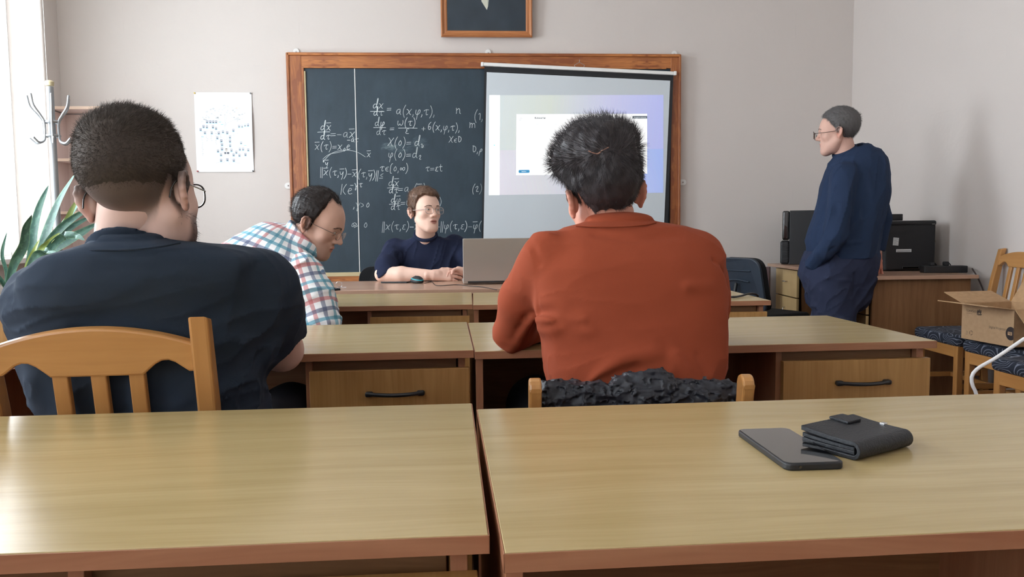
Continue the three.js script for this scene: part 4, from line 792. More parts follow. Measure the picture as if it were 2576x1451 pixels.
// pulled cloth: long ridges running along dir
function crease(f, amp, dir, freq, seedv = 0, mask) {
  const L = Math.hypot(...dir), D = dir.map((v) => v / L);
  return (x, y, z) => {
    const d = f(x, y, z); if (Math.abs(d) > 0.04) return d;
    const a = x * D[0] + y * D[1] + z * D[2], k = freq * 0.78, w = 0.35 * noise(x * 7 + seedv, y * 7 + 40, z * 7 + 9), qx = (x - D[0] * a * k / freq) * freq, qy = (y - D[1] * a * k / freq) * freq, qz = (z - D[2] * a * k / freq) * freq;
    const r = 1 - Math.abs(2 * noise(qx + 30 + seedv + w * 3, qy + 30 + w * 3, qz + 30) - 1), r2 = 1 - Math.abs(2 * noise(qx * 2.1 + 70 + seedv, qy * 2.1 + 30 + w * 4, qz * 2.1 + 60) - 1);
    return d - amp * (mask ? mask(x, y, z) : 1) * (r * r * r * 1.2 + r2 * r2 * r2 * 0.5 - 0.5);
  };
}
// a fold: a soft ridge along a polyline on the cloth, positive out, negative in
function folds(f, list) {
  const segs = list.map(([pts, w, amp]) => [chain(pts.map((p) => [...p, 0]), 0.001), w, amp]);
  return (x, y, z) => { let d = f(x, y, z); if (Math.abs(d) > 0.05) return d; for (const [s, w, amp] of segs) { const q = s(x, y, z) / w; if (q < 2.5) d -= amp * Math.exp(-q * q); } return d; };
}

// ---------------------------------------------------------------- people
// a snug ring of cloth: field f grown by g, between two planes through p with normal n
const band = (f, g, p, n, h) => { const L = Math.hypot(...n); return (x, y, z) => { const q = ((x - p[0]) * n[0] + (y - p[1]) * n[1] + (z - p[2]) * n[2]) / L; return smax(f(x, y, z) - g, Math.abs(q) - h * 0.5, 0.006); }; };
const tones = { warm: lin(224, 190, 176), pale: lin(226, 182, 160), ruddy: lin(208, 152, 132) };
const HEADS = [-0.105, -0.135, -0.125], HEADHI = [0.105, 0.15, 0.135];
function genericHand(M4, { curl = 0.35, thumb = 1, spread = 1, cell = 0.0032 } = {}) {
  const palm = [], fingers = [], xs = [-0.031, -0.0105, 0.0105, 0.031], L = [[0.03, 0.02, 0.018], [0.042, 0.026, 0.02], [0.046, 0.029, 0.021], [0.041, 0.025, 0.02]];
  xs.forEach((x0, i) => {
    const x = x0 * thumb; palm.push(cap([x * 0.45, 0.0, 0], [x, 0.088, 0], 0.02, 0.0125));
    let p = [x, 0.088 - (i === 0 ? 0.008 : 0), 0], a = curl * (0.5 + 0.1 * (3 - i)), pts = [[...p, 0.0105]];
    L[i].forEach((l, k) => { p = [p[0] + x0 * thumb * 0.12 * spread * (l / 0.04), p[1] + l * Math.cos(a), p[2] - l * Math.sin(a)]; pts.push([...p, [0.0092, 0.0084, 0.0072][k]]); a += curl * (k ? 0.9 : 1.1); });
    fingers.push(pts);
  });
  fingers.push([[0.022 * thumb, 0.022, -0.006, 0.015], [0.045 * thumb, 0.052, -0.016, 0.0125], [0.052 * thumb, 0.082, -0.024, 0.0105], [0.05 * thumb, 0.108, -0.03, 0.0085]]);
  const f = handField([...palm, cap([0, -0.04, 0], [0, 0.02, 0], 0.026, 0.024)], fingers);
  return (tone) => nets(f, [-0.08, -0.06, -0.12], [0.08, 0.22, 0.04], cell, { color: (x, y, z) => mixc(tone, lin(206, 128, 112), 0.35 * sstep(0.08, 0.1, y) * noise(x * 60 + 9, y * 60 + 9, z * 60 + 9) + 0.12) }).applyMatrix4(M4);
}
function basis(pos, dir, back) { const y = V3(dir).normalize(), z = V3(back).sub(y.clone().multiplyScalar(y.dot(V3(back)))).normalize(); return new THREE.Matrix4().makeBasis(y.clone().cross(z), y, z).setPosition(...pos); }
function person(label, base) {
  const t = thing('person', label, 'person', base), off = new THREE.Matrix4().makeTranslation(-base[0], -base[1], -base[2]);
  return {
    t, off,
    body(fields, lo, hi, tone, extra) {                                  // torso and limbs meshed once, with the finer head and hands joined on
      const g = nets(union(fields, 0.02), lo, hi, 0.011, { color: (x, y, z) => mixc(tone, tone.map((v) => v * 0.88), noise(x * 40 + 9, y * 40 + 9, z * 40 + 9) * 0.4) });
      return skinPart('body', joinIndexed([g, ...extra]).applyMatrix4(off), M.skin, t);
    },
    wear(name, f, lo, hi, cell, mat, opts, parent = t) { return skinPart(name, nets(f, lo, hi, cell, opts).applyMatrix4(off), mat, parent); },
    put(name, geo, mat, parent = t) { return skinPart(name, geo.clone().applyMatrix4(off), mat, parent); },
  };
}
function shoe(p, ang) {                                                  // simple lace-up shoe, heel at p
  const f = union([ell([0, 0.045, 0.02], [0.042, 0.045, 0.055]), ell([0, 0.035, 0.13], [0.046, 0.034, 0.085]), cap([0, 0.05, 0.0], [0, 0.1, -0.005], 0.036, 0.04)], 0.03), g = (x, y, z) => smax(f(x, y, z), -y, 0.004);
  return nets(g, [-0.07, -0.01, -0.07], [0.07, 0.15, 0.24], 0.009, {}).applyMatrix4(new THREE.Matrix4().makeRotationY(ang).setPosition(...p));
}
const trouserLeg = (hip, knee, ankle, r = [0.095, 0.07, 0.058]) => [cap(hip, knee, r[0], r[1]), cap(knee, ankle, r[1], r[2])];

// ===== the man in the black T-shirt, seen from behind
{
  const base = [-0.618, 0, -1.72], P = person('bearded man in black T-shirt and glasses, seated with his back to us', base), tone = tones.warm;
  const H = headField({ jaw: 1.12, fat: 0.009 }), pos = [-0.5673, 1.1254, -1.5], HM = headMatrix(pos, 168, 3, -6, 1.09), M4 = P.off.clone().multiply(HM);
  const line = HAIRLINE.map(([a, h]) => [a, a > 120 ? h - 0.012 : h]);
  const m = (x, y, z) => sstep(-0.012, 0.012, y - table(line, azim(x, z)));
  const fade = (x, y, z) => m(x, y, z) * sstep(-0.075, 0.035, y);
  const beard = (x, y, z) => sstep(0.012, 0.03, z) * sstep(-0.028, -0.05, y + 0.25 * Math.max(0, 0.05 - z)) * sstep(-0.135, -0.12, y) * (1 - sstep(0.02, 0.0, Math.abs(x)) * sstep(-0.06, -0.04, y));
  const side = (x, y, z) => sstep(62, 75, azim(x, z)) * sstep(92, 84, azim(x, z)) * sstep(-0.06, -0.03, y) * sstep(0.02, 0.0, y) * 0.8;
  const head = nets(H.full, HEADS, HEADHI, 0.0034, { color: skinColor(tone, { beard: (x, y, z) => Math.max(beard(x, y, z), side(x, y, z)) * 0.85, beardTone: lin(70, 54, 46), scalp: (x, y, z) => sstep(-0.085, -0.012, y) * sstep(-0.035, 0.02, y - table(line, azim(x, z)) + 0.012) * 0.92, scalpTone: lin(84, 77, 74) }) }).applyMatrix4(HM);
  const sR = [-0.3839, 0.9403, -1.6], eR = [-0.3836, 0.7912, -1.78], hR = [-0.5, 0.79, -2.16], sL = [-0.7894, 0.9269, -1.6], eL = [-0.8926, 0.8283, -1.78], hL = [-0.78, 0.79, -2.16];
  const neck = cap([-0.5772, 1.0965, -1.515], [-0.6126, 0.9888, -1.57], 0.066, 0.07);
  const torsoIn = loft([[...[-0.678, 0.9883, -1.6], -0.5583, 0.06], [...[-0.7771, 0.9359, -1.6], -0.4088, 0.1], [...[-0.8059, 0.8125, -1.6], -0.4055, 0.13], [...[-0.8002, 0.682, -1.62], -0.4073, 0.13]]);
  P.body([neck, torsoIn, limb([[...sR, 0.058], [...eR, 0.046], [...hR, 0.031]]), limb([[...sL, 0.058], [...eL, 0.046], [...hL, 0.031]])], [-1.0, 0.5, -2.3], [-0.2, 1.2, -1.3], tone,
    [head, genericHand(basis(hR, [-0.5, -0.05, -0.8], [0.1, 1, 0]), { thumb: -1 })(tone), genericHand(basis(hL, [0.5, -0.05, -0.8], [-0.1, 1, 0]), { thumb: 1 })(tone)]);
  // shirt
  const torso0 = loft([
    [...[-0.6544, 1.0402, -1.51], -0.5135, 0.076], [...[-0.687, 1.0304, -1.51], -0.4827, 0.092], [...[-0.7387, 1.0194, -1.515], -0.4275, 0.106], [...[-0.77, 0.9976, -1.525], -0.373, 0.118], [...[-0.7894, 0.9618, -1.54], -0.3603, 0.128],
    [...[-0.8107, 0.8925, -1.58], -0.3689, 0.135], [...[-0.8266, 0.8301, -1.59], -0.3764, 0.14], [...[-0.8144, 0.7659, -1.6], -0.3841, 0.145], [...[-0.8043, 0.6901, -1.62], -0.3851, 0.15], [...[-0.8216, 0.6047, -1.64], -0.3894, 0.155]], 0.014, 0.03, 2.5);
  const shearK = 0.05, shx = -0.6018, torso = (x, y, z) => torso0(x, y - shearK * clamp((y - 0.8) / 0.15) * (x - shx), z);
  const slR = below(limb([[...sR, 0.072], [...eR, 0.064]]), [-0.3718, 0.8167, -1.76], [0.25, -0.95, -0.2], 0.006), slL = below(limb([[...sL, 0.066], [...eL, 0.06]]), [-0.8921, 0.8354, -1.76], [-0.2, -0.95, -0.2], 0.006);
  let shirt = union([torso, slR, slL], 0.065);
  shirt = folds(shirt, [
    [[[-0.4702, 1.0215, -1.47], [-0.4284, 1.0238, -1.47], [-0.3874, 1.0196, -1.5]], 0.012, 0.004], [[[-0.7327, 0.9954, -1.5], [-0.6741, 1.0154, -1.48], [-0.6305, 1.0295, -1.46]], 0.012, -0.004], [[[-0.7543, 0.9799, -1.5], [-0.7024, 0.998, -1.48]], 0.01, 0.004],
    [[[-0.3665, 0.7965, -1.5], [-0.3771, 0.8257, -1.46], [-0.4128, 0.844, -1.44]], 0.02, -0.006], [[[-0.3637, 0.7741, -1.5], [-0.3702, 0.7596, -1.48], [-0.3937, 0.7534, -1.46]], 0.015, 0.007], [[[-0.8607, 0.8912, -1.6], [-0.7789, 0.9082, -1.5], [-0.699, 0.9191, -1.45]], 0.014, 0.004], [[[-0.8553, 0.8563, -1.6], [-0.7594, 0.8861, -1.5], [-0.68, 0.8963, -1.45]], 0.012, 0.004],
    [[[-0.3367, 0.9289, -1.55], [-0.354, 0.9518, -1.5], [-0.3676, 0.9741, -1.5]], 0.03, -0.006], [[[-0.8106, 0.8154, -1.56], [-0.7621, 0.8352, -1.5], [-0.7336, 0.8321, -1.47]], 0.012, 0.008], [[[-0.8017, 0.7924, -1.56], [-0.7568, 0.8058, -1.5]], 0.01, 0.008]]);
  shirt = crease(wrinkle(shirt, 0.004, 9, 14, 9), 0.0055, [1, 0.35, 0.2], 13, 3, (x, y) => 0.5 + 0.9 * sstep(0.98, 0.8, y));
  M.blackTee = cloth(46, 56, 70);
  const sh = P.wear('t_shirt', shirt, [-1.02, 0.5, -1.95], [-0.2, 1.09, -1.38], 0.0075, M.blackTee);
  // ribbed collar round the neck
  P.wear('collar', band(cap([-0.5772, 1.0965, -1.515], [-0.6126, 0.9888, -1.57], 0.066, 0.07), 0.014, [-0.5654, 1.0434, -1.46], [0.06, 1, -0.5], 0.024), [-0.85, 0.9, -1.75], [-0.4, 1.15, -1.35], 0.005, M.blackTee, {}, sh);
  P.put('collar_seam', tube([[-0.6449, 1.0209, -1.425], [-0.6101, 1.0242, -1.412], [-0.5552, 1.0244, -1.406], [-0.5038, 1.029, -1.41], [-0.4757, 1.0351, -1.43]], 0.002, 60, 6), M.blackTee, sh);
  // hair and beard
  const T = (x, y, z) => { const k = m(x, y, z); return lerp(-0.008, lerp(-0.006, lerp(0.003, 0.009, sstep(0.06, 0.12, y)), sstep(-0.045, 0.035, y)), k); };
  const S = hairShell(H.face, T, 0.0036, 0.0012, 300), g1 = strands(S.f, 26000, (x, y, z) => fade(x, y, z) ** 0.9, (x, y, z) => { const k = sstep(0.06, 0.12, y); return [0.1 * x / 0.08, lerp(-0.25, 0.4, k), lerp(0.5, 0.8, k), lerp(0.4, 1.2, k) * lerp(0.35, 1, sstep(-0.05, 0.02, y))]; }, { len: 0.013, r: 0.00042, sink: 0.001, lift: 0.5, jitter: 0.5 });
  M.hairA = hairMat(72, 64, 58, 0.7);
  P.put('hair', merged([S.geo, g1]).applyMatrix4(HM), M.hairA);
  const g2 = strands(H.skull, 9000, (x, y, z) => Math.max(beard(x, y, z), side(x, y, z)), (x, y, z) => [0, -0.7, 0.2, 1], { len: 0.012, r: 0.0004, lift: 0.55, jitter: 0.7 });
  P.put('beard', g2.applyMatrix4(HM), hairMat(44, 34, 30, 0.6));
  P.put('eyebrows', brows(H).applyMatrix4(HM), M.hairA);
  for (const s of [-1, 1]) P.put('eye', eyeGeo(s).applyMatrix4(HM), M.eye);
  glasses(P.t, M4, M.blackGloss, { rx: 0.026, ry: 0.021, r: 0.0016, tr: 0.0015, tw: 0.079 });
  // trousers and shoes
  M.darkTrousers = cloth(34, 36, 42);
  const tr = union([...trouserLeg([-0.72, 0.53, -1.66], [-0.8, 0.56, -2.1], [-0.78, 0.1, -2.12]), ...trouserLeg([-0.52, 0.53, -1.66], [-0.435, 0.575, -2.1], [-0.45, 0.1, -2.12]), ell([-0.62, 0.56, -1.63], [0.2, 0.1, 0.14])], 0.05);
  P.wear('trousers', wrinkle(tr, 0.005, 12, 12, 12), [-0.95, 0.05, -2.24], [-0.28, 0.72, -1.45], 0.011, M.darkTrousers);
  for (const x of [-0.78, -0.45]) P.put('shoe', shoe([x, 0, -2.1], Math.PI), M.blackMatte);
}
// ===== the man in the orange sweater, seen from behind
{
  const base = [0.36, 0, -1.8], P = person('man in rust orange sweater with thick dark hair, leaning on the desk', base), tone = tones.ruddy;
  const H = headField({ jaw: 1.0 }), pos = [0.3573, 1.1281, -1.9], HM = headMatrix(pos, 194, 3, -8, 1.045);
  const line = HAIRLINE.map(([a, h]) => [a, a > 150 ? h - 0.02 : a > 110 ? h - 0.008 : h]);
  const m = (x, y, z) => sstep(-0.01, 0.012, y - table(line, azim(x, z)));
  const head = nets(H.full, HEADS, HEADHI, 0.0034, { color: skinColor(tone, { red: 1.6, scalp: (x, y, z) => m(x, y, z) * 0.9, scalpTone: lin(92, 70, 62) }) }).applyMatrix4(HM);
  const sL = [0.2077, 0.9878, -1.82], eL = [0.1459, 0.7904, -1.985], hL = [0.36, 0.79, -2.3], sR = [0.5662, 0.9869, -1.84], eR = [0.6733, 0.8145, -2.02], hR = [0.52, 0.79, -2.32];
  const neck = cap([0.3611, 1.1016, -1.9], [0.3898, 1.0064, -1.9], 0.06, 0.062);
  P.body([neck, loft([[...[0.2854, 0.99, -1.86], 0.513, 0.05], [...[0.221, 0.8844, -1.8], 0.5902, 0.1], [...[0.2211, 0.6951, -1.74], 0.5722, 0.11]]), limb([[...sL, 0.048], [...eL, 0.04], [...hL, 0.03]]), limb([[...sR, 0.048], [...eR, 0.04], [...hR, 0.03]])], [0.1, 0.5, -2.42], [0.65, 1.1, -1.6], tone,
    [head, genericHand(basis(hL, [0.5, 0.02, -0.6], [-0.1, 1, 0]), { thumb: 1 })(tone), genericHand(basis(hR, [-0.4, 0.02, -0.6], [0.1, 1, 0]), { thumb: -1 })(tone)]);
  const torso = loft([
    [...[0.3045, 1.0678, -1.86], 0.465, 0.055], [...[0.2516, 1.0535, -1.85], 0.5403, 0.075], [...[0.201, 1.0175, -1.84], 0.5984, 0.1], [...[0.1764, 0.9655, -1.82], 0.6169, 0.118], [...[0.178, 0.9028, -1.805], 0.6218, 0.127],
    [...[0.1851, 0.8498, -1.79], 0.619, 0.13], [...[0.1957, 0.7973, -1.775], 0.6144, 0.13], [...[0.2002, 0.7465, -1.755], 0.6006, 0.13], [...[0.2052, 0.6955, -1.74], 0.5887, 0.13], [...[0.2041, 0.6289, -1.72], 0.5808, 0.13]], 0.02, 0.03, 2.35);
  const slL = limb([[...[0.2095, 0.9905, -1.82], 0.052], [...[0.1641, 0.8781, -1.92], 0.057], [...[0.1459, 0.7944, -1.985], 0.048], [0.315, 0.795, -2.24, 0.036]]), slR = limb([[...[0.5693, 0.9819, -1.85], 0.06], [...eR, 0.052], [0.545, 0.795, -2.26, 0.036]]);
  let sw = union([torso, slL, slR], 0.03);
  sw = folds(sw, [
    [[[0.182, 0.8532, -1.76], [0.2145, 0.8566, -1.68], [0.2718, 0.8623, -1.665]], 0.011, 0.0085], [[[0.1857, 0.8656, -1.76], [0.2159, 0.8776, -1.69], [0.2573, 0.8906, -1.68]], 0.012, -0.0085], [[[0.1889, 0.8264, -1.76], [0.23, 0.8388, -1.67], [0.2793, 0.8332, -1.66]], 0.013, 0.0051],
    [[[0.2514, 0.7147, -1.62], [0.2889, 0.747, -1.62], [0.341, 0.7774, -1.63], [0.4107, 0.7868, -1.64]], 0.016, 0.0136], [[[0.2721, 0.7058, -1.62], [0.3138, 0.7381, -1.62], [0.3746, 0.7599, -1.63]], 0.012, -0.0119], [[[0.2084, 0.7117, -1.64], [0.217, 0.7493, -1.64], [0.2423, 0.7822, -1.64]], 0.014, 0.0085],
    [[[0.4946, 0.7084, -1.62], [0.4831, 0.754, -1.625], [0.4632, 0.7873, -1.63]], 0.014, 0.008], [[[0.5325, 0.7033, -1.64], [0.5269, 0.7494, -1.645], [0.5127, 0.7787, -1.65]], 0.011, -0.005],
    [[[0.6113, 0.9021, -1.78], [0.5548, 0.9193, -1.72], [0.5013, 0.9241, -1.69]], 0.011, 0.0068], [[[0.6198, 0.928, -1.8], [0.5764, 0.9716, -1.76]], 0.012, -0.0068], [[[0.1633, 1.0223, -1.8], [0.1765, 1.0101, -1.78], [0.1857, 0.977, -1.76]], 0.007, -0.0085], [[[0.1835, 1.038, -1.82], [0.2119, 1.0424, -1.79], [0.2451, 1.0465, -1.77]], 0.01, 0.0051],
    [[[0.1769, 0.9772, -1.76], [0.172, 0.9243, -1.76], [0.1803, 0.8622, -1.76]], 0.006, -0.0102], [[[0.1858, 0.8419, -1.86], [0.1583, 0.7857, -1.93], [0.1357, 0.7522, -1.96]], 0.012, 0.0102], [[[0.1642, 0.8495, -1.88], [0.1445, 0.7944, -1.94]], 0.01, -0.0085], [[[0.1286, 0.9291, -1.9], [0.1445, 0.9221, -1.86], [0.1658, 0.9047, -1.84]], 0.007, -0.0085],
    [[[0.3165, 1.0369, -1.77], [0.3996, 1.0275, -1.74], [0.4942, 1.0349, -1.76]], 0.012, -0.0051], [[[0.29, 0.9946, -1.72], [0.3927, 0.9987, -1.71], [0.5009, 0.9918, -1.72]], 0.03, 0.0051]]);
  sw = crease(wrinkle(sw, 0.003, 8, 15, 8, 3), 0.0045, [1, 0.15, 0], 12, 7, (x, y) => 0.45 + 0.8 * sstep(0.82, 0.7, y));
  M.orange = cloth(150, 72, 48);
  const sh = P.wear('sweater', sw, [0.06, 0.55, -2.3], [0.68, 1.1, -1.56], 0.0068, M.orange);
  P.wear('collar', band(cap([0.3611, 1.1016, -1.9], [0.3898, 1.0064, -1.9], 0.06, 0.062), 0.014, [0.363, 1.0631, -1.8], [-0.05, 1, -0.5], 0.016), [0.1, 0.9, -2.05], [0.55, 1.15, -1.65], 0.005, M.orange, {}, sh);
  P.put('collar_seam', tube([[0.2765, 1.0568, -1.8], [0.3178, 1.0546, -1.777], [0.37, 1.054, -1.768], [0.4257, 1.057, -1.775], [0.4592, 1.0621, -1.8]], 0.0018, 50, 6), M.orange, sh);
  const T = (x, y, z) => { const k = m(x, y, z); return lerp(-0.008, lerp(0.003, lerp(0.009, 0.043, sstep(0.035, 0.13, y + 0.25 * z)), sstep(-0.07, 0.03, y)), k); };
  const S = hairShell(H.face, T, 0.004, 0.009, 70);
  const g1 = strands(S.f, 16000, (x, y, z) => (T(x, y, z) > 0.001 ? 1 : 0), (x, y, z) => { const k = sstep(0.05, 0.12, y), w = sstep(0.0, 0.09, y); return [x * lerp(2, 7, k) - 0.1 * (1 - k), lerp(-0.85, 0.65, k), lerp(-0.15, 0.35, k) + 0.25 * (noise(x * 40 + 9, y * 40 + 9, z * 40) - 0.5), lerp(0.5, 1.2, w)]; }, { len: 0.026, r: 0.00065, lift: 0.36, jitter: 0.32, segs: 3, sink: 0.005 });
  { // the pale line of scalp at the crown
    const inv = HM.clone().invert(), ln = [[0.2956, 1.2363, -1.78], [0.3081, 1.2292, -1.78], [0.3206, 1.2257, -1.78], [0.3322, 1.2292, -1.78], [0.3466, 1.2352, -1.78]].map((q) => { const v = V3(q).applyMatrix4(inv).sub(new THREE.Vector3(0, 0.03, -0.01)).normalize(); let a = 0.03, b = 0.19; for (let k = 0; k < 18; k++) { const r = (a + b) / 2; S.f(v.x * r, 0.03 + v.y * r, -0.01 + v.z * r) > 0 ? (b = r) : (a = r); } a -= 0.0008; return [v.x * a, 0.03 + v.y * a, -0.01 + v.z * a]; });
    P.put('scalp_line', tube(ln, 0.0016, 30, 6).applyMatrix4(HM), std({ color: rgb(170, 128, 110), roughness: 0.7 }));
  }
  M.hairO = hairMat(62, 58, 60, 0.42);
  P.put('hair', merged([S.geo, g1]).applyMatrix4(HM), M.hairO);
  P.put('eyebrows', brows(H).applyMatrix4(HM), M.hairO);
  for (const s of [-1, 1]) P.put('eye', eyeGeo(s).applyMatrix4(HM), M.eye);
  const tr = union([...trouserLeg([0.27, 0.53, -1.8], [0.22, 0.56, -2.2], [0.24, 0.1, -2.2]), ...trouserLeg([0.46, 0.53, -1.8], [0.5, 0.56, -2.2], [0.48, 0.1, -2.2]), ell([0.365, 0.56, -1.76], [0.19, 0.1, 0.13])], 0.05);
  P.wear('trousers', wrinkle(tr, 0.005, 12, 12, 12), [0.08, 0.05, -2.34], [0.66, 0.7, -1.6], 0.011, M.darkTrousers);
  for (const x of [0.24, 0.48]) P.put('shoe', shoe([x, 0, -2.18], Math.PI), M.blackMatte);
}
// ===== the man in the checked shirt, bent over the third row
{
  const base = [-0.72, 0, -2.92], P = person('dark-haired man in checked shirt and glasses, bent forward over the desk', base), tone = lin(208, 168, 150);
  const H = headField({ jaw: 1.02, nose: 1.3 }), pos = [-0.4984, 1.0764, -2.97], HM = headMatrix(pos, 80, 26, 0, 0.95), M4 = P.off.clone().multiply(HM);
  const line = [[0, 0.1], [18, 0.103], [38, 0.112], [52, 0.1], [62, 0.066], [70, 0.03], [75, -0.012], [82, -0.034], [89, -0.03], [93, 0.014], [101, 0.016], [107, -0.024], [122, -0.05], [150, -0.066], [180, -0.07]];
  const m = (x, y, z) => sstep(-0.009, 0.009, y - table(line, azim(x, z)));
  const stub = (x, y, z) => sstep(0.01, 0.03, z) * sstep(-0.04, -0.06, y) * 0.3;
  const head = nets(H.full, HEADS, HEADHI, 0.003, { color: skinColor(tone, { beard: stub, beardTone: lin(150, 118, 104), scalp: (x, y, z) => m(x, y, z) * 0.9, scalpTone: lin(80, 62, 56) }) }).applyMatrix4(HM);
  const nb = [-0.5652, 0.9903, -2.97], sR = [-0.5215, 0.8984, -2.84], eR = [-0.4647, 0.7198, -2.78], hR = [-0.7, 0.775, -3.3], sL = [-0.6184, 0.9277, -3.16], eL = [-0.78, 0.74, -3.24], hL = [-0.8, 0.775, -3.42];
  const neck = cap([-0.5206, 1.0506, -2.97], nb, 0.055, 0.066);
  const spine = [[...[-0.7263, 0.5877, -2.92], 0.15], [...[-0.7457, 0.7541, -2.92], 0.155], [...[-0.7184, 0.874, -2.94], 0.155], [...[-0.649, 0.9537, -2.97], 0.105], [...[-0.5819, 0.9757, -2.98], 0.075]];
  P.body([neck, chain(spine.map((p) => [p[0], p[1], p[2], p[3] - 0.03]), 0.05), limb([[...sR, 0.05], [...eR, 0.043], [...hR, 0.03]]), limb([[...sL, 0.05], [...eL, 0.043], [...hL, 0.03]])], [-1.1, 0.45, -3.55], [-0.2, 1.15, -2.6], tone,
    [head, genericHand(basis(hR, [-0.1, 0.0, -0.9], [0, 1, 0]), { thumb: -1 })(tone), genericHand(basis(hL, [0.05, 0.0, -0.9], [0, 1, 0]), { thumb: 1 })(tone)]);
  // checked cloth, laid out along the body and along the arm
  const plaid = dataTex(512, 512, (u, v) => {
    const c = [236, 238, 240], band = (t, at, w) => { let d = Math.abs(t - at); d = Math.min(d, 1 - d); return sstep(w, w * 0.8, d) * (0.75 + 0.25 * Math.sin((u + v) * 6.2832 * 64)); };
    const lay = (t, k) => { for (const [at, w, col] of [[0.1, 0.055, [34, 116, 146]], [0.36, 0.055, [176, 72, 74]], [0.62, 0.055, [46, 56, 92]], [0.86, 0.05, [30, 120, 150]]]) { const a = band(t, at, w) * k; for (let i = 0; i < 3; i++) c[i] = lerp(c[i], col[i], a); } };
    lay(u, 0.62); lay(v, 0.68); return c;
  }, { srgb: true });
  plaid.repeat.set(1 / 0.138, 1 / 0.138); plaid.wrapS = plaid.wrapT = THREE.RepeatWrapping;
  M.plaid = phys({ map: plaid, roughness: 0.85, bumpMap: fabricBump, bumpScale: 0.0002 });
  let trunk = union([chain(spine, 0.08), cap([-0.6187, 0.8987, -2.86], [-0.5472, 0.8976, -2.86], 0.085, 0.075), cap([-0.6796, 0.932, -3.08], sL, 0.09, 0.07), limb([[...sL, 0.07], [...eL, 0.062], [...hL, 0.045]])], 0.06);
  trunk = folds(trunk, [[[[-0.7371, 0.9722, -2.8], [-0.6533, 0.9446, -2.78], [-0.5719, 0.8632, -2.76]], 0.02, 0.006], [[[-0.7663, 0.9044, -2.8], [-0.667, 0.864, -2.77], [-0.5878, 0.782, -2.76]], 0.018, -0.006], [[[-0.6916, 1.0254, -2.84], [-0.6074, 0.9835, -2.82], [-0.5409, 0.9158, -2.78]], 0.016, 0.005]]);
  trunk = crease(wrinkle(trunk, 0.004, 9, 12, 9, 5), 0.006, [0.7, 0.6, 0], 11, 5);
  const ax = V3(spine[3]).sub(V3(spine[1])).normalize(), O = V3(spine[1]);
  const uvT = (x, y, z) => { const p = new THREE.Vector3(x, y, z).sub(O), v = p.dot(ax), q = p.clone().sub(ax.clone().multiplyScalar(v)), side = new THREE.Vector3(0, 0, 1), up = side.clone().cross(ax); return [Math.atan2(q.dot(up), q.dot(side)) * 0.15, v]; };
  const sh = P.wear('checked_shirt', trunk, [-1.1, 0.45, -3.5], [-0.28, 1.12, -2.66], 0.0085, M.plaid, { uv: uvT });
  let slv = limb([[...[-0.5277, 0.9047, -2.83], 0.068], [...[-0.4932, 0.8185, -2.79], 0.077], [...[-0.4612, 0.7277, -2.76], 0.07], [-0.64, 0.77, -3.14, 0.048]]);
  slv = folds(slv, [[[[-0.543, 0.8103, -2.74], [-0.471, 0.8319, -2.71], [-0.417, 0.8081, -2.74]], 0.01, 0.006], [[[-0.5337, 0.7717, -2.72], [-0.456, 0.7802, -2.69], [-0.4022, 0.7558, -2.72]], 0.012, -0.006], [[[-0.5296, 0.8768, -2.75], [-0.462, 0.8629, -2.74]], 0.012, 0.004]]);
  slv = crease(wrinkle(slv, 0.004, 12, 16, 12, 8), 0.007, [0.9, 0.4, 0.2], 15, 8);
  const a2 = V3([-0.4612, 0.7277, -2.76]).sub(V3([-0.5277, 0.9047, -2.83])).normalize(), O2 = V3([-0.5277, 0.9047, -2.83]);
  const uvS = (x, y, z) => { const p = new THREE.Vector3(x, y, z).sub(O2), v = p.dot(a2), q = p.clone().sub(a2.clone().multiplyScalar(v)), side = new THREE.Vector3(0, 0, 1), up = side.clone().cross(a2); return [Math.atan2(q.dot(up), q.dot(side)) * 0.075 + 0.04, v + 0.05]; };
  P.wear('sleeve', slv, [-0.75, 0.6, -3.25], [-0.36, 1.0, -2.64], 0.007, M.plaid, { uv: uvS }, sh);
  P.wear('sleeve_tab', band(cap([-0.4992, 0.8591, -2.8], [-0.4819, 0.778, -2.78], 0.07, 0.075), 0.006, [-0.483, 0.8406, -2.72], [0.25, -1, 0.1], 0.006), [-0.68, 0.7, -2.92], [-0.4, 0.95, -2.66], 0.006, M.plaid, { uv: uvS }, sh);
  for (const [px, py] of [[812, 682], [806, 679]].slice(0, 1)) P.put('button', new THREE.CylinderGeometry(0.006, 0.006, 0.003, 14).rotateX(1.3).translate(...[-0.447, 0.9131, -2.755]), std({ color: rgb(60, 84, 110), roughness: 0.4 }), sh);
  // shirt collar: a stiff band standing round the neck
  P.wear('collar', band(cap([-0.5083, 1.0794, -2.97], nb, 0.058, 0.074), 0.014, [-0.5415, 1.019, -2.97], [0.72, 0.72, 0.0], 0.034), [-0.75, 0.88, -3.12], [-0.38, 1.15, -2.82], 0.0055, M.plaid, { uv: uvT }, sh);
  const T = (x, y, z) => { const k = m(x, y, z); return lerp(-0.006, 0.001 + 0.0075 * sstep(0, 0.04, y - table(line, azim(x, z))) * sstep(-0.09, 0.02, y), k); };
  const S = hairShell(H.face, T, 0.0036, 0.004, 110);
  const g1 = strands(S.f, 9000, (x, y, z) => (T(x, y, z) > 0.0 ? 1 : 0), (x, y, z) => [x * 1.5, -0.5 * sstep(0.1, -0.02, y), -1, 1 + 0.9 * sstep(-0.03, -0.06, y) * sstep(-0.02, -0.06, z)], { len: 0.022, r: 0.0006, lift: 0.25, jitter: 0.3, curl: 0.1 });
  M.hairB = hairMat(40, 33, 32, 0.45);
  P.put('hair', merged([S.geo, g1]).applyMatrix4(HM), M.hairB);
  P.put('eyebrows', brows(H, 5000, 0.005).applyMatrix4(HM), M.hairB);
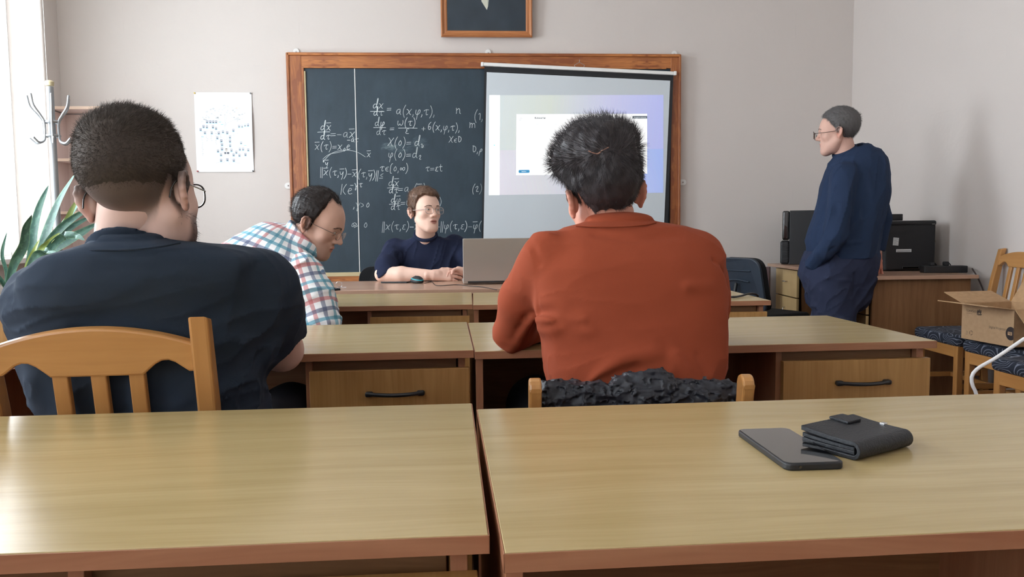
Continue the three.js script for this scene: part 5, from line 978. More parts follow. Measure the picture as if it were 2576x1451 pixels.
  for (const s of [-1, 1]) P.put('eye', eyeGeo(s, [0, 0.35]).applyMatrix4(HM), M.eye);
  glasses(P.t, M4, std({ color: rgb(120, 110, 104), roughness: 0.3, metalness: 0.8 }), { rx: 0.022, ry: 0.015, y: -0.004, z: 0.112, r: 0.0008, tr: 0.0011, tw: 0.079 });
  M.jeans = cloth(60, 84, 116);
  const tr = union([...trouserLeg([-0.76, 0.53, -2.84], [-0.43, 0.6, -2.98], [-0.42, 0.1, -3.0]), ...trouserLeg([-0.74, 0.53, -3.0], [-0.45, 0.58, -3.28], [-0.44, 0.1, -3.28]), ell([-0.78, 0.57, -2.92], [0.15, 0.11, 0.19])], 0.05);
  P.wear('jeans', wrinkle(tr, 0.005, 12, 12, 12), [-1.0, 0.05, -3.42], [-0.3, 0.75, -2.68], 0.011, M.jeans);
  for (const z of [-3.0, -3.28]) P.put('shoe', shoe([-0.44, 0, z], Math.PI / 2), M.blackMatte);
}
// ===== the student behind the front desk
{
  const base = [-0.2, 0, -4.95], P = person('young man in navy T-shirt and clear glasses sitting at the front desk', base), tone = lin(232, 194, 176);
  const H = headField({ jaw: 0.97, nose: 0.6, open: 0.001, lip: 1.1 }), pos = [-0.1704, 1.1496, -4.74], HM = headMatrix(pos, 34, -5, -2, 1.03), M4 = P.off.clone().multiply(HM);
  const line = [[0, 0.077], [25, 0.08], [45, 0.07], [58, 0.045], [68, 0.02], [75, -0.016], [84, -0.03], [91, -0.012], [93, 0.014], [101, 0.016], [107, -0.024], [122, -0.048], [150, -0.058], [180, -0.06]];
  const m = (x, y, z) => sstep(-0.008, 0.008, y - table(line, azim(x, z)) - 0.012 * sstep(0.0, -0.05, x) * sstep(0.04, 0.08, z));
  const head = nets(H.full, HEADS, HEADHI, 0.003, { color: skinColor(tone, { scalp: (x, y, z) => m(x, y, z) * 0.9, scalpTone: lin(110, 84, 72) }) }).applyMatrix4(HM);
  const sR = [-0.3627, 0.9406, -4.9], eR = [-0.4204, 0.7887, -4.7], wR = [-0.1178, 0.7854, -4.6], sL = [-0.0015, 0.9453, -4.92], eL = [0.2257, 0.7778, -4.72], wL = [0.1058, 0.7762, -4.62];
  const neck = cap([-0.1729, 1.0964, -4.78], [-0.1693, 0.9557, -4.87], 0.052, 0.064);
  P.body([neck, loft([[...[-0.2708, 0.978, -4.9], -0.0735, 0.06], [...[-0.382, 0.8967, -4.92], 0.0414, 0.1], [...[-0.3787, 0.6017, -4.95], 0.0371, 0.11]]), limb([[...sR, 0.05], [...eR, 0.043], [...[-0.3066, 0.7899, -4.65], 0.046], [...wR, 0.029]]), limb([[...sL, 0.05], [...eL, 0.043], [...wL, 0.029]])], [-0.6, 0.45, -5.15], [0.4, 1.15, -4.5], tone,
    [head, genericHand(basis(wR, [0.97, 0.02, -0.1], [0.05, 0.55, 0.8]), { thumb: -1, curl: 0.3, cell: 0.0028 })(tone), genericHand(basis([wL[0] - 0.005, wL[1] + 0.012, wL[2] - 0.03], [-0.9, 0.14, 0.1], [0.1, 0.7, -0.6]), { thumb: 1, curl: 0.5, cell: 0.0028 })(tone)]);
  const torso = loft([[...[-0.2491, 1.0024, -4.86], -0.0868, 0.06], [...[-0.2983, 0.9835, -4.88], -0.0297, 0.085], [...[-0.3673, 0.9503, -4.9], 0.0325, 0.105], [...[-0.4031, 0.8828, -4.91], 0.0654, 0.12], [...[-0.4064, 0.7757, -4.92], 0.0688, 0.135], [...[-0.3936, 0.5537, -4.94], 0.0657, 0.14]], 0.012, 0.03, 2.4);
  let tee = union([torso, below(limb([[...[-0.3574, 0.9311, -4.89], 0.066], [...[-0.3998, 0.8282, -4.74], 0.066], [...[-0.3974, 0.7883, -4.7], 0.062]]), [-0.3879, 0.7998, -4.7], [0.6, -0.8, 0], 0.006), below(limb([[...sL, 0.068], [...[0.1919, 0.8003, -4.75], 0.068]]), [0.1844, 0.7962, -4.74], [0.4, -0.6, 0.6], 0.006)], 0.04);
  tee = folds(tee, [[[[-0.3361, 0.9008, -4.78], [-0.3562, 0.8449, -4.72], [-0.3628, 0.7913, -4.64]], 0.014, -0.006], [[[-0.0881, 0.9802, -4.78], [-0.0541, 0.8974, -4.77], [-0.0444, 0.779, -4.77]], 0.014, 0.008], [[[-0.2878, 0.9708, -4.78], [-0.3119, 0.8777, -4.76], [-0.2794, 0.7825, -4.77]], 0.016, 0.005], [[[-0.2185, 0.8996, -4.77], [-0.1488, 0.8633, -4.77], [-0.0781, 0.8741, -4.77]], 0.016, -0.004], [[[-0.4252, 0.8575, -4.72], [-0.3635, 0.8316, -4.66]], 0.012, 0.005]]);
  tee = crease(wrinkle(tee, 0.004, 9, 12, 9, 11), 0.006, [0.4, 1, 0], 12, 11);
  M.navyTee = cloth(36, 42, 64);
  const sh = P.wear('t_shirt', tee, [-0.58, 0.5, -5.12], [0.4, 1.1, -4.55], 0.0085, M.navyTee);
  P.wear('collar', band(cap([-0.1729, 1.0964, -4.78], [-0.1693, 0.9557, -4.87], 0.054, 0.072), 0.009, [-0.1619, 1.0066, -4.82], [0.03, 0.85, 0.5], 0.018), [-0.35, 0.88, -5.0], [0.0, 1.1, -4.65], 0.005, M.navyTee, {}, sh);
  const T = (x, y, z) => { const k = m(x, y, z); return lerp(-0.006, 0.001 + lerp(0.005, 0.017, sstep(0.05, 0.11, y + 0.2 * z)) * sstep(-0.002, 0.024, y - table(line, azim(x, z))) * sstep(-0.07, 0.02, y), k); };
  const S = hairShell(H.face, T, 0.0036, 0.005, 90);
  const g1 = strands(S.f, 8000, (x, y, z) => (T(x, y, z) > 0.0 ? 1 : 0), (x, y, z) => { const k = sstep(0.04, 0.1, y); return [lerp(x * 2, 0.9, k), lerp(-0.9, 0.0, k) - 0.3 * sstep(0.05, 0.09, x), lerp(0.25, 0.25, k), 1]; }, { len: 0.024, r: 0.0006, lift: 0.22, jitter: 0.25, curl: 0.05 });
  M.hairC = hairMat(104, 80, 66, 0.45);
  P.put('hair', merged([S.geo, g1]).applyMatrix4(HM), M.hairC);
  P.put('eyebrows', brows(H, 6000, 0.004).applyMatrix4(HM), hairMat(74, 54, 44));
  for (const s of [-1, 1]) P.put('eye', eyeGeo(s, [0.15, 0]).applyMatrix4(HM), M.eye);
  glasses(P.t, M4, phys({ color: rgb(214, 202, 196), roughness: 0.15, transmission: 0.5, thickness: 0.002, ior: 1.45 }), { rx: 0.025, ry: 0.0195, y: -0.004, z: 0.113, r: 0.0015, tr: 0.0022, nose: 0.0095, tw: 0.079 });
  const tr = union([...trouserLeg([-0.3, 0.53, -4.95], [-0.34, 0.56, -4.55], [-0.34, 0.1, -4.5]), ...trouserLeg([-0.08, 0.53, -4.95], [-0.06, 0.56, -4.55], [-0.06, 0.1, -4.5]), ell([-0.19, 0.56, -4.97], [0.18, 0.1, 0.13])], 0.05);
  P.wear('trousers', tr, [-0.48, 0.05, -5.14], [0.1, 0.7, -4.4], 0.013, M.darkTrousers);
  for (const x of [-0.34, -0.06]) P.put('shoe', shoe([x, 0, -4.52], 0), M.blackMatte);
}
// ===== the standing man
{
  const base = [2.1, 0, -4.5], P = person('grey-haired man in navy sweater standing with one hand in his pocket', base), tone = lin(218, 176, 160);
  const H = headField({ jaw: 1.04, nose: 1.0, lip: 0.8 }), pos = [2.2108, 1.5771, -4.5], HM = headMatrix(pos, 239, 2, 0, 1.03), M4 = P.off.clone().multiply(HM);
  const line = HAIRLINE.map(([a, h]) => [a, h - (a > 110 ? 0.006 : 0) + (a < 40 ? -0.002 : 0)]);
  const m = (x, y, z) => sstep(-0.008, 0.008, y - table(line, azim(x, z)));
  const head = nets(H.full, HEADS, HEADHI, 0.003, { color: skinColor(tone, { red: 1.2, scalp: (x, y, z) => m(x, y, z) * 0.9, scalpTone: lin(120, 108, 104) }) }).applyMatrix4(HM);
  const sL = [2.2016, 1.3194, -4.4], eL = [2.1319, 1.0161, -4.33], wL = [2.0811, 0.8589, -4.4], sR = [2.4934, 1.367, -4.66], eR = [2.5577, 1.0766, -4.62], wR = [2.4987, 0.8888, -4.58];
  const neck = cap([2.2329, 1.5386, -4.5], [2.2792, 1.3805, -4.51], 0.057, 0.06);
  P.body([neck, loft([[...[2.2183, 1.3347, -4.5], 2.4083, 0.08], [...[2.1615, 1.2212, -4.5], 2.4589, 0.12], [...[2.0953, 0.97, -4.5], 2.4173, 0.13], [...[2.0631, 0.7861, -4.5], 2.3978, 0.13]]), limb([[...sL, 0.045], [...eL, 0.04], [...wL, 0.03]]), limb([[...sR, 0.045], [...eR, 0.04], [...wR, 0.03]])], [1.85, 0.6, -4.85], [2.6, 1.55, -4.15], tone,
    [head, genericHand(basis([2.4964, 0.8841, -4.58], [0.0, -1, 0.06], [0.25, 0, 1]), { thumb: -1, curl: 0.12, spread: 3, cell: 0.0028 })(lin(206, 140, 118))]);
  const tk = (x, y) => y - 0.5 * sstep(1.26, 1.4, y) * (x - 2.2675);
  const torsoA = loft([[...[2.1918, 1.4732, -4.5], 2.3527, 0.07], [...[2.171, 1.4484, -4.5], 2.3865, 0.1], [...[2.1507, 1.4032, -4.5], 2.4304, 0.13], [...[2.1358, 1.3238, -4.5], 2.4873, 0.155], [...[2.1165, 1.2215, -4.5], 2.5019, 0.17], [...[2.0856, 1.1076, -4.5], 2.4761, 0.175], [...[2.0543, 1.0049, -4.5], 2.4548, 0.18], [...[2.0511, 0.9245, -4.5], 2.4424, 0.18], [...[2.0617, 0.8599, -4.5], 2.4392, 0.175]], 0.012, 0.012, 2.2), torso = (x, y, z) => torsoA(x, tk(x, y), z) * 0.85;
  let sw = union([torso, below(limb([[...[2.1914, 1.327, -4.38], 0.07], [...[2.1433, 1.1264, -4.33], 0.066], [...[2.1228, 0.9986, -4.32], 0.06], [...[2.0612, 0.8971, -4.34], 0.05], [...[2.0398, 0.827, -4.42], 0.045]]), [2.0172, 0.7921, -4.4], [-0.6, -0.8, 0], 0.006), below(limb([[...[2.4774, 1.3409, -4.62], 0.07], [...[2.5428, 1.0815, -4.62], 0.055], [...[2.5061, 0.898, -4.585], 0.04]]), [2.5011, 0.8935, -4.58], [0, -1, 0], 0.006)], 0.035);
  sw = folds(sw, [[[[2.2119, 1.2563, -4.3], [2.1966, 1.1253, -4.3], [2.191, 0.9716, -4.3]], 0.013, -0.01], [[[2.0996, 1.3289, -4.4], [2.1445, 1.3952, -4.4], [2.2363, 1.4281, -4.4]], 0.01, -0.003], [[[2.2992, 1.3458, -4.34], [2.3489, 1.1911, -4.34], [2.3302, 1.0139, -4.34]], 0.02, 0.007], [[[2.2569, 1.2351, -4.32], [2.2829, 1.1028, -4.32], [2.2746, 0.9703, -4.32]], 0.018, -0.006], [[[2.0417, 0.9681, -4.36], [2.0708, 0.9466, -4.3], [2.1172, 0.9727, -4.28]], 0.008, 0.006], [[[2.0309, 0.9325, -4.36], [2.0602, 0.9071, -4.3], [2.0956, 0.9248, -4.28]], 0.008, -0.006], [[[2.1834, 0.9448, -4.32], [2.2749, 0.957, -4.32], [2.3653, 0.9687, -4.36]], 0.012, 0.006], [[[2.1117, 1.2344, -4.28], [2.0992, 1.0603, -4.27]], 0.016, -0.004]]);
  sw = crease(wrinkle(sw, 0.004, 8, 12, 8, 15), 0.007, [0.35, 1, 0], 11, 15);
  M.navy = cloth(42, 56, 82);
  const sh = P.wear('sweater', sw, [1.82, 0.78, -4.85], [2.6, 1.52, -4.15], 0.0085, M.navy);
  P.wear('collar', band(cap([2.2329, 1.5386, -4.5], [2.2792, 1.3805, -4.51], 0.057, 0.06), 0.013, [2.2649, 1.4774, -4.5], [-0.45, 0.88, 0.1], 0.018), [2.0, 1.3, -4.7], [2.4, 1.6, -4.3], 0.0055, M.navy, {}, sh);
  const tr0 = loft([[...[2.0467, 0.9062, -4.5], 2.4429, 0.16], [...[2.0195, 0.8329, -4.5], 2.4495, 0.172], [...[2.0114, 0.7522, -4.5], 2.4371, 0.175], [...[2.0466, 0.6474, -4.5], 2.4009, 0.165]], 0.01, 0.12, 2.3);
  let tr = union([tr0, cap([2.1442, 0.7443, -4.41], [2.1632, 0.4941, -4.4], 0.115, 0.1), cap([2.1632, 0.4941, -4.4], [2.13, 0.12, -4.4], 0.1, 0.075), cap([2.2664, 0.7067, -4.6], [2.2512, 0.4904, -4.62], 0.11, 0.098), cap([2.2512, 0.4904, -4.62], [2.1, 0.12, -4.64], 0.098, 0.075)], 0.05);
  tr = folds(tr, [[[[1.9984, 0.8213, -4.36], [2.0834, 0.8848, -4.3], [2.1514, 0.9015, -4.3]], 0.006, -0.006], [[[2.0131, 0.773, -4.34], [2.0994, 0.7421, -4.28], [2.2236, 0.7389, -4.3]], 0.012, 0.006], [[[2.0276, 0.725, -4.32], [2.1407, 0.7047, -4.27], [2.2245, 0.7011, -4.3]], 0.01, -0.007], [[[2.0422, 0.6641, -4.3], [2.0975, 0.5993, -4.27], [2.1723, 0.5303, -4.28]], 0.012, -0.006], [[[2.2332, 0.7709, -4.32], [2.2358, 0.6592, -4.32]], 0.012, -0.008], [[[1.9796, 0.8197, -4.4], [1.9993, 0.7732, -4.34], [2.055, 0.8362, -4.31], [2.0971, 0.8846, -4.3]], 0.008, 0.009]]);
  P.wear('trousers', crease(wrinkle(tr, 0.004, 10, 12, 10, 3), 0.008, [0.8, 0.6, 0.2], 12, 17), [1.82, 0.05, -4.85], [2.6, 0.98, -4.15], 0.0095, cloth(48, 54, 76));
  for (const [x, z] of [[2.12, -4.4], [2.1, -4.64]]) P.put('shoe', shoe([x, 0, z], -Math.PI * 0.65), M.blackMatte);
  const T = (x, y, z) => { const k = m(x, y, z); return lerp(-0.006, 0.001 + lerp(0.008, 0.012, sstep(0.04, 0.1, y)) * sstep(-0.002, 0.03, y - table(line, azim(x, z))), k); };
  const S = hairShell(H.face, T, 0.0036, 0.004, 100);
  const g1 = strands(S.f, 8000, (x, y, z) => (T(x, y, z) > 0.0 ? 1 : 0), (x, y, z) => { const k = sstep(0.03, 0.09, y); return [x * 2, lerp(-0.9, 0.0, k), lerp(-0.3, 0.8, k), 1]; }, { len: 0.02, r: 0.0006, lift: 0.22, jitter: 0.3 });
  M.hairD = hairMat(96, 94, 94, 0.5);
  P.put('hair', merged([S.geo, g1]).applyMatrix4(HM), M.hairD);
  P.put('eyebrows', brows(H).applyMatrix4(HM), M.hairD);
  for (const s of [-1, 1]) P.put('eye', eyeGeo(s).applyMatrix4(HM), M.eye);
  glasses(P.t, M4, std({ color: rgb(70, 50, 40), roughness: 0.35, metalness: 0.5 }), { rx: 0.026, ry: 0.02, y: -0.008, z: 0.13, r: 0.0013, tr: 0.0014, tw: 0.08 });
}

// ---------------------------------------------------------------- snake plant
{
  const base = [-2.27, 0, -4.25], t = thing('snake_plant', 'snake plant with long striped leaves standing before the bright window', 'plant', base), O = V3(base);
  part('pot', new THREE.LatheGeometry([[0.001, 0], [0.1, 0], [0.115, 0.02], [0.14, 0.58], [0.152, 0.59], [0.152, 0.64], [0.136, 0.64], [0.132, 0.58], [0.001, 0.58]].map((p) => new THREE.Vector2(...p)), 40), M.terracotta, t);
  part('soil', cyl(0.133, 0.133, 0.03, 0, 0.6, 0, 30), M.soil, t);
  const leafTex = mirror(dataTex(128, 512, (u, v) => { const e = Math.abs(u - 0.5) * 2, b = fbm(u * 4, v * 26, 3, 3), k = sstep(0.45, 0.62, b) * 0.7, c = [lerp(46, 78, k), lerp(86, 118, k), lerp(74, 100, k)], y = sstep(0.86, 0.94, e) * 0.5; return [lerp(c[0], 150, y), lerp(c[1], 172, y), lerp(c[2], 110, y)]; }, { srgb: true }));
  M.leaf = phys({ map: leafTex, roughness: 0.5, transmission: 0.12, thickness: 0 });
  M.leafPale = phys({ color: rgb(156, 174, 98), roughness: 0.45, transmission: 0.2, thickness: 0 });
  const leaf = (pts, w0, mat, fold = 0.25, turn = 0) => { const w = w0 * 0.92;                 // thick blade along a curve
    const c = new THREE.CatmullRomCurve3(pts.map(V3)), n = 26, pos = [], uv = [], idx = [];
    for (let i = 0; i <= n; i++) {
      const s = i / n, p = c.getPoint(s), tg = c.getTangent(s); let side = new THREE.Vector3(1, 0, 0.15); side.sub(tg.clone().multiplyScalar(side.dot(tg)));
      if (side.length() < 0.3) side = new THREE.Vector3(0, 1, 0).sub(tg.clone().multiplyScalar(tg.y)); side.normalize().applyAxisAngle(tg, turn * s);
      const nm = side.clone().cross(tg), hw = w * 0.5 * Math.min(1, 0.45 + s * 1.6) * Math.pow(Math.max(0, 1 - Math.pow(s, 3.2)), 0.75) + 0.0006, th = 0.0022 * (1 - 0.7 * s);
      [[-1, fold, 1], [-0.5, fold * 0.25, 1], [0, 0, 1], [0.5, fold * 0.25, 1], [1, fold, 1], [1, fold, -1], [0, 0, -1], [-1, fold, -1]].forEach(([a, f, d], k) => { const q = p.clone().add(side.clone().multiplyScalar(a * hw)).add(nm.clone().multiplyScalar(f * hw + d * th * (Math.abs(a) === 1 ? 0.3 : 1))).sub(O); pos.push(q.x, q.y, q.z); uv.push(0.5 + a * 0.5, s); });
      if (i) for (let k = 0; k < 8; k++) { const A = (i - 1) * 8 + k, B = (i - 1) * 8 + ((k + 1) % 8); idx.push(A, A + 8, B, B, A + 8, B + 8); }
    }
    const g = new THREE.BufferGeometry(); g.setAttribute('position', new THREE.Float32BufferAttribute(pos, 3)); g.setAttribute('uv', new THREE.Float32BufferAttribute(uv, 2)); g.setIndex(idx); g.computeVertexNormals();
    skinPart('leaf', g, mat, t);
  };
  const root = (dx, dz) => [base[0] + dx, 0.6, base[2] + dz];
  leaf([root(-0.06, 0), [-2.2777, 0.8388, -4.25], [-2.2842, 0.945, -4.23], [-2.2459, 1.0572, -4.21]], 0.022, M.leaf, 0.3, 0.3);
  leaf([root(-0.03, 0.02), [-2.2229, 0.8846, -4.21], [-2.1616, 0.9924, -4.2], [-2.1451, 1.084, -4.2], [-2.1149, 1.1435, -4.2]], 0.05, M.leaf, 0.3, 1.2);
  leaf([root(-0.01, 0.0), [-2.1561, 0.9223, -4.25], [-2.1328, 1.0638, -4.25], [-2.1089, 1.185, -4.27], [-2.0697, 1.2947, -4.29]], 0.05, M.leaf, 0.25, 0.3);
  leaf([root(0.02, -0.02), [-2.1133, 0.9577, -4.27], [-2.077, 1.0834, -4.29], [-2.0283, 1.2159, -4.31], [-1.9578, 1.3628, -4.35]], 0.062, M.leaf, 0.2, -0.3);
  leaf([root(0.02, 0.03), [-2.0832, 0.9671, -4.21], [-2.0189, 1.0111, -4.17], [-1.9593, 1.0523, -4.15]], 0.03, M.leafPale, 0.4, 0);
  leaf([root(0.03, 0.0), [-2.0919, 0.9539, -4.25], [-2.0077, 1.0664, -4.25], [-1.9261, 1.1323, -4.25], [-1.8412, 1.1821, -4.25]], 0.045, M.leaf, 0.35, 0.5);
  leaf([root(0.03, -0.04), [-2.0792, 1.0013, -4.31], [-2.0233, 1.0995, -4.35], [-1.9898, 1.1653, -4.35], [-1.9634, 1.2319, -4.37]], 0.036, M.leafPale, 0.3, 0.4);
  leaf([root(0.05, 0.0), [-2.073, 0.9415, -4.25], [-1.9714, 1.0113, -4.25], [-1.9007, 1.051, -4.25], [-1.8177, 1.1009, -4.25]], 0.06, M.leaf, 0.2, 0.4);
  leaf([root(0.05, 0.04), [-2.0433, 0.9511, -4.19], [-1.9431, 1.0343, -4.15], [-1.8764, 1.0377, -4.13], [-1.8248, 1.0137, -4.11]], 0.045, M.leaf, 0.3, 0.2);
  leaf([root(0.03, 0.06), [-2.0899, 0.9292, -4.15], [-2.0364, 0.9608, -4.13], [-1.9925, 0.9608, -4.11], [-1.946, 0.9452, -4.09]], 0.04, M.leaf, 0.3, 0.1);
  leaf([root(-0.01, 0.05), [-2.1198, 0.9169, -4.17], [-2.084, 0.9687, -4.15], [-2.0583, 1.0199, -4.15]], 0.026, M.leafPale, 0.4, 0);
  leaf([root(-0.08, 0.02), [-2.252, 0.7548, -4.2], [-2.2593, 0.8153, -4.17], [-2.2834, 0.8685, -4.15]], 0.035, M.leaf, 0.3, 0);
  leaf([root(0.02, -0.05), [-2.1076, 0.9802, -4.35], [-2.0416, 1.1041, -4.39], [-1.9964, 1.1771, -4.41], [-1.9573, 1.2425, -4.43]], 0.05, M.leaf, 0.25, -0.5);
  leaf([root(0.04, -0.03), [-2.0594, 1.0011, -4.31], [-1.9851, 1.0783, -4.33], [-1.8785, 1.1436, -4.35]], 0.04, M.leaf, 0.25, 0.6);
  leaf([root(0.0, -0.03), [-2.1558, 0.9399, -4.33], [-2.1334, 1.022, -4.35], [-2.1066, 1.1046, -4.37]], 0.04, M.leaf, 0.25, 0.2);
}
// ---------------------------------------------------------------- phones, wallet, tablet
function phone(label, pos, turn, w, l, scr = M.blackGloss) {
  const t = thing('phone', label, 'phone', pos, turn), s = new THREE.Shape(), r = 0.011, a = w / 2, b = l / 2;
  s.moveTo(-a + r, -b); s.lineTo(a - r, -b); s.absarc(a - r, -b + r, r, -Math.PI / 2, 0); s.lineTo(a, b - r); s.absarc(a - r, b - r, r, 0, Math.PI / 2); s.lineTo(-a + r, b); s.absarc(-a + r, b - r, r, Math.PI / 2, Math.PI); s.lineTo(-a, -b + r); s.absarc(-a + r, -b + r, r, Math.PI, 1.5 * Math.PI);
  part('case', new THREE.ExtrudeGeometry(s, { depth: 0.0045, bevelEnabled: true, bevelSize: 0.0024, bevelThickness: 0.0024, bevelOffset: -0.0024, bevelSegments: 4, curveSegments: 8 }).translate(0, 0, 0.0024).rotateX(-Math.PI / 2), M.blackPlastic, t);
  const g = new THREE.ExtrudeGeometry(s, { depth: 0.0006, bevelEnabled: false, curveSegments: 8 }).scale(0.945, 0.965, 1).rotateX(-Math.PI / 2); part('glass', g.translate(0, 0.0091, 0), scr, t);
  part('buttons', [rbox(0.0014, 0.003, 0.02, 0.0006, 2, a, 0.005, -0.03), rbox(0.0014, 0.003, 0.012, 0.0006, 2, a, 0.005, -0.005)], M.blackGloss, t);
  return t;
}
{
  const p = phone('black smartphone lying beside the wallet on the nearest desk', [0.444, DT, -1.032], 0.0, 0.077, 0.175); p.rotation.y = 0.0;
  part('socket', [cyl(0.0018, 0.0018, 0.001, 0, 0, 0, 10).rotateX(Math.PI / 2).translate(-0.02, 0.005, 0.0876)], M.blackGloss, p);
}
phone('black smartphone beside the mouse on the front desk', [-0.33, DT, -4.53], 1.35, 0.074, 0.16);
phone('black smartphone by the elbow of the man in the checked shirt', [-0.64, DT, -4.08], 0.55, 0.075, 0.16);
{ // key ring beside that phone
  const t = thing('key_ring', 'small steel key ring with keys beside the black phone', 'keys', [-0.6, DT + 0.002, -4.2]);
  part('ring', new THREE.TorusGeometry(0.016, 0.0013, 8, 32).rotateX(0.25).translate(0, 0.016, 0), M.chrome, t);
  for (const a of [0.3, 1.2]) { const k = part('key', [cyl(0.01, 0.01, 0.002, 0, 0.001, 0, 18), box(0.032, 0.002, 0.006, 0.025, 0.001, 0, 0.0006)], M.chrome, t); k.rotation.y = -a; k.position.y = a * 0.0015; }
}
{ // wallet, folded leather
  const leather = rep(dataTex(256, 256, (u, v) => 255 * fbm(u * 70, v * 70, 3, 3)), 8, 8);
  M.leather = phys({ color: rgb(40, 42, 46), roughness: 0.45, bumpMap: leather, bumpScale: 0.0006, specularIntensity: 0.6 });
  const t = thing('wallet', 'folded black leather wallet with snap tab on the nearest desk', 'wallet', [0.541, DT, -1.046], -1.08);
  // local: spine at +x, open edges at -x; length along z
  const leafG = (y0, y1, lift, len) => { const s = new THREE.Shape(), n = 10; const up = [], dn = []; for (let i = 0; i <= n; i++) { const u = i / n, x = lerp(0.042, -0.036, u); up.push([x, y1 + lift * u * u]); dn.push([x, y0 + lift * u * u]); } s.moveTo(...up[0]); up.slice(1).forEach((p) => s.lineTo(...p)); dn.reverse().forEach((p) => s.lineTo(...p)); return new THREE.ExtrudeGeometry(s, { depth: len - 0.004, bevelEnabled: true, bevelSize: 0.0012, bevelThickness: 0.002, bevelSegments: 2 }).translate(0, 0, -len / 2 + 0.002); };
  part('lower_flap', metreUV(leafG(0.0015, 0.005, 0.001, 0.118)), M.leather, t);
  part('upper_flap', metreUV(leafG(0.0195, 0.0235, 0.005, 0.118)), M.leather, t);
  part('inner_leaf', metreUV(leafG(0.0075, 0.0105, 0.0015, 0.112)), M.leather, t); part('inner_leaf', metreUV(leafG(0.0125, 0.0155, 0.003, 0.112)), M.leather, t);
  const spine = new THREE.CylinderGeometry(0.0112, 0.0112, 0.118, 24, 1, false, 0, Math.PI).rotateX(Math.PI / 2).rotateZ(0).scale(1, 1, 1);
  { const s = new THREE.Shape(); s.absarc(0, 0, 0.0112, -Math.PI / 2, Math.PI / 2); s.lineTo(0, 0.0075); s.absarc(0, 0, 0.0075, Math.PI / 2, -Math.PI / 2, true); const g = new THREE.ExtrudeGeometry(s, { depth: 0.114, bevelEnabled: true, bevelSize: 0.001, bevelThickness: 0.002, bevelSegments: 2, curveSegments: 14 }).translate(0.042, 0.0125, -0.057); part('spine', metreUV(g), M.leather, t); }
  part('snap_tab', [bar([-0.0395, 0.012, -0.022], [-0.0395, 0.028, -0.022], 0.003, 0.028, 0.001, [0, 0, 1]), bar([-0.041, 0.031, -0.022], [-0.01, 0.029, -0.022], 0.004, 0.03, 0.0015, [0, 0, 1])], M.leather, t);
  part('snap', [cyl(0.0035, 0.0035, 0.0015, -0.03, 0.0085, 0.05, 14), new THREE.SphereGeometry(0.0028, 10, 8).translate(-0.038, 0.011, 0.05)], M.chrome, t);
  part('corner_metal', rbox(0.008, 0.003, 0.008, 0.001, 2, 0.012, 0.026, -0.055), M.chrome, t);
}
{ // tablet by the man in orange
  const t = thing('tablet', 'tablet with bright white page beside the man in orange', 'tablet', [0.33, DT, -2.19], 0.05);
  part('case', rbox(0.28, 0.008, 0.24, 0.004, 3, 0, 0.005, 0), M.blackPlastic, t);
  part('screen', box(0.262, 0.001, 0.225, 0, 0.0095, 0, 0.0004), std({ color: rgb(225, 235, 242), emissive: rgb(215, 232, 245), emissiveIntensity: 0.35, roughness: 0.15 }), t, 'lit white screen');
}
// ---------------------------------------------------------------- laptop, mouse
{
  const t = thing('laptop', 'open silver laptop seen from behind its lid on the front desk', 'laptop', [0.225, DT, -4.29], 0.02), W = 0.36;
  part('base', rbox(W, 0.016, 0.245, 0.006, 3, 0, 0.012, -0.125), M.silver, t);
  const lid = part('lid', rbox(W, 0.237, 0.006, 0.0028, 3, 0, 0.1185, 0), M.silver, t); lid.position.set(0, 0.012, -0.002); lid.rotation.x = 0.12;
  part('display', box(W - 0.014, 0.21, 0.001, 0, 0.122, -0.0033, 0.0003), M.blackGloss, lid);
  part('hinge', cyl(0.006, 0.006, W - 0.05, 0, 0, 0, 14).rotateZ(Math.PI / 2).translate(0, 0.014, -0.002), M.blackPlastic, t);
  part('keyboard', box(W - 0.06, 0.002, 0.1, 0, 0.0205, -0.09, 0.0005), M.blackMatte, t);
  for (const x of [-0.15, 0.15]) part('foot', cyl(0.008, 0.008, 0.004, x, 0.002, -0.02, 12), M.blackMatte, t);
}
{
  const t = thing('mouse', 'black computer mouse with turquoise stripe on the front desk', 'mouse', [-0.2081, 0.752, -4.4745], 0.5);
  const f = union([ell([0, 0.012, 0.005], [0.029, 0.026, 0.046]), ell([0, 0.01, -0.02], [0.028, 0.018, 0.034])], 0.02), g = (x, y, z) => smax(f(x, y, z), -y, 0.004);
  skinPart('body', nets(g, [-0.05, -0.01, -0.07], [0.05, 0.06, 0.07], 0.003), M.blackPlastic, t);
  const stripe = (x, y, z) => smax(f(x, y, z) - 0.0012, Math.abs(y - 0.022 + z * 0.12) - 0.0022, 0.001); skinPart('stripe', nets(stripe, [-0.05, 0.005, -0.07], [0.05, 0.05, 0.07], 0.0018), std({ color: rgb(40, 176, 190), roughness: 0.4 }), t);
  part('wheel', cyl(0.008, 0.008, 0.006, 0, 0, 0, 18).rotateZ(Math.PI / 2).translate(0, 0.031, -0.022), M.chrome, t);
  const y = DT + 0.0022, q = [[-0.1669, 0.752, -4.4329], [-0.1299, 0.752, -4.522], [-0.0927, 0.752, -4.2332], [0.0122, 0.752, -4.2688], [0.0739, 0.752, -4.1672], [0.1429, 0.752, -4.0679], [0.2035, 0.752, -3.8716], [0.2694, 0.752, -3.7136]].map((p) => [p[0], y, Math.max(p[2], -4.6)]);
  single('mouse_cable', 'thin black mouse cable running past the laptop on the front desk', 'cable', tube(q.slice(0, 7), 0.0018, 90, 6), M.cableBlack);
}
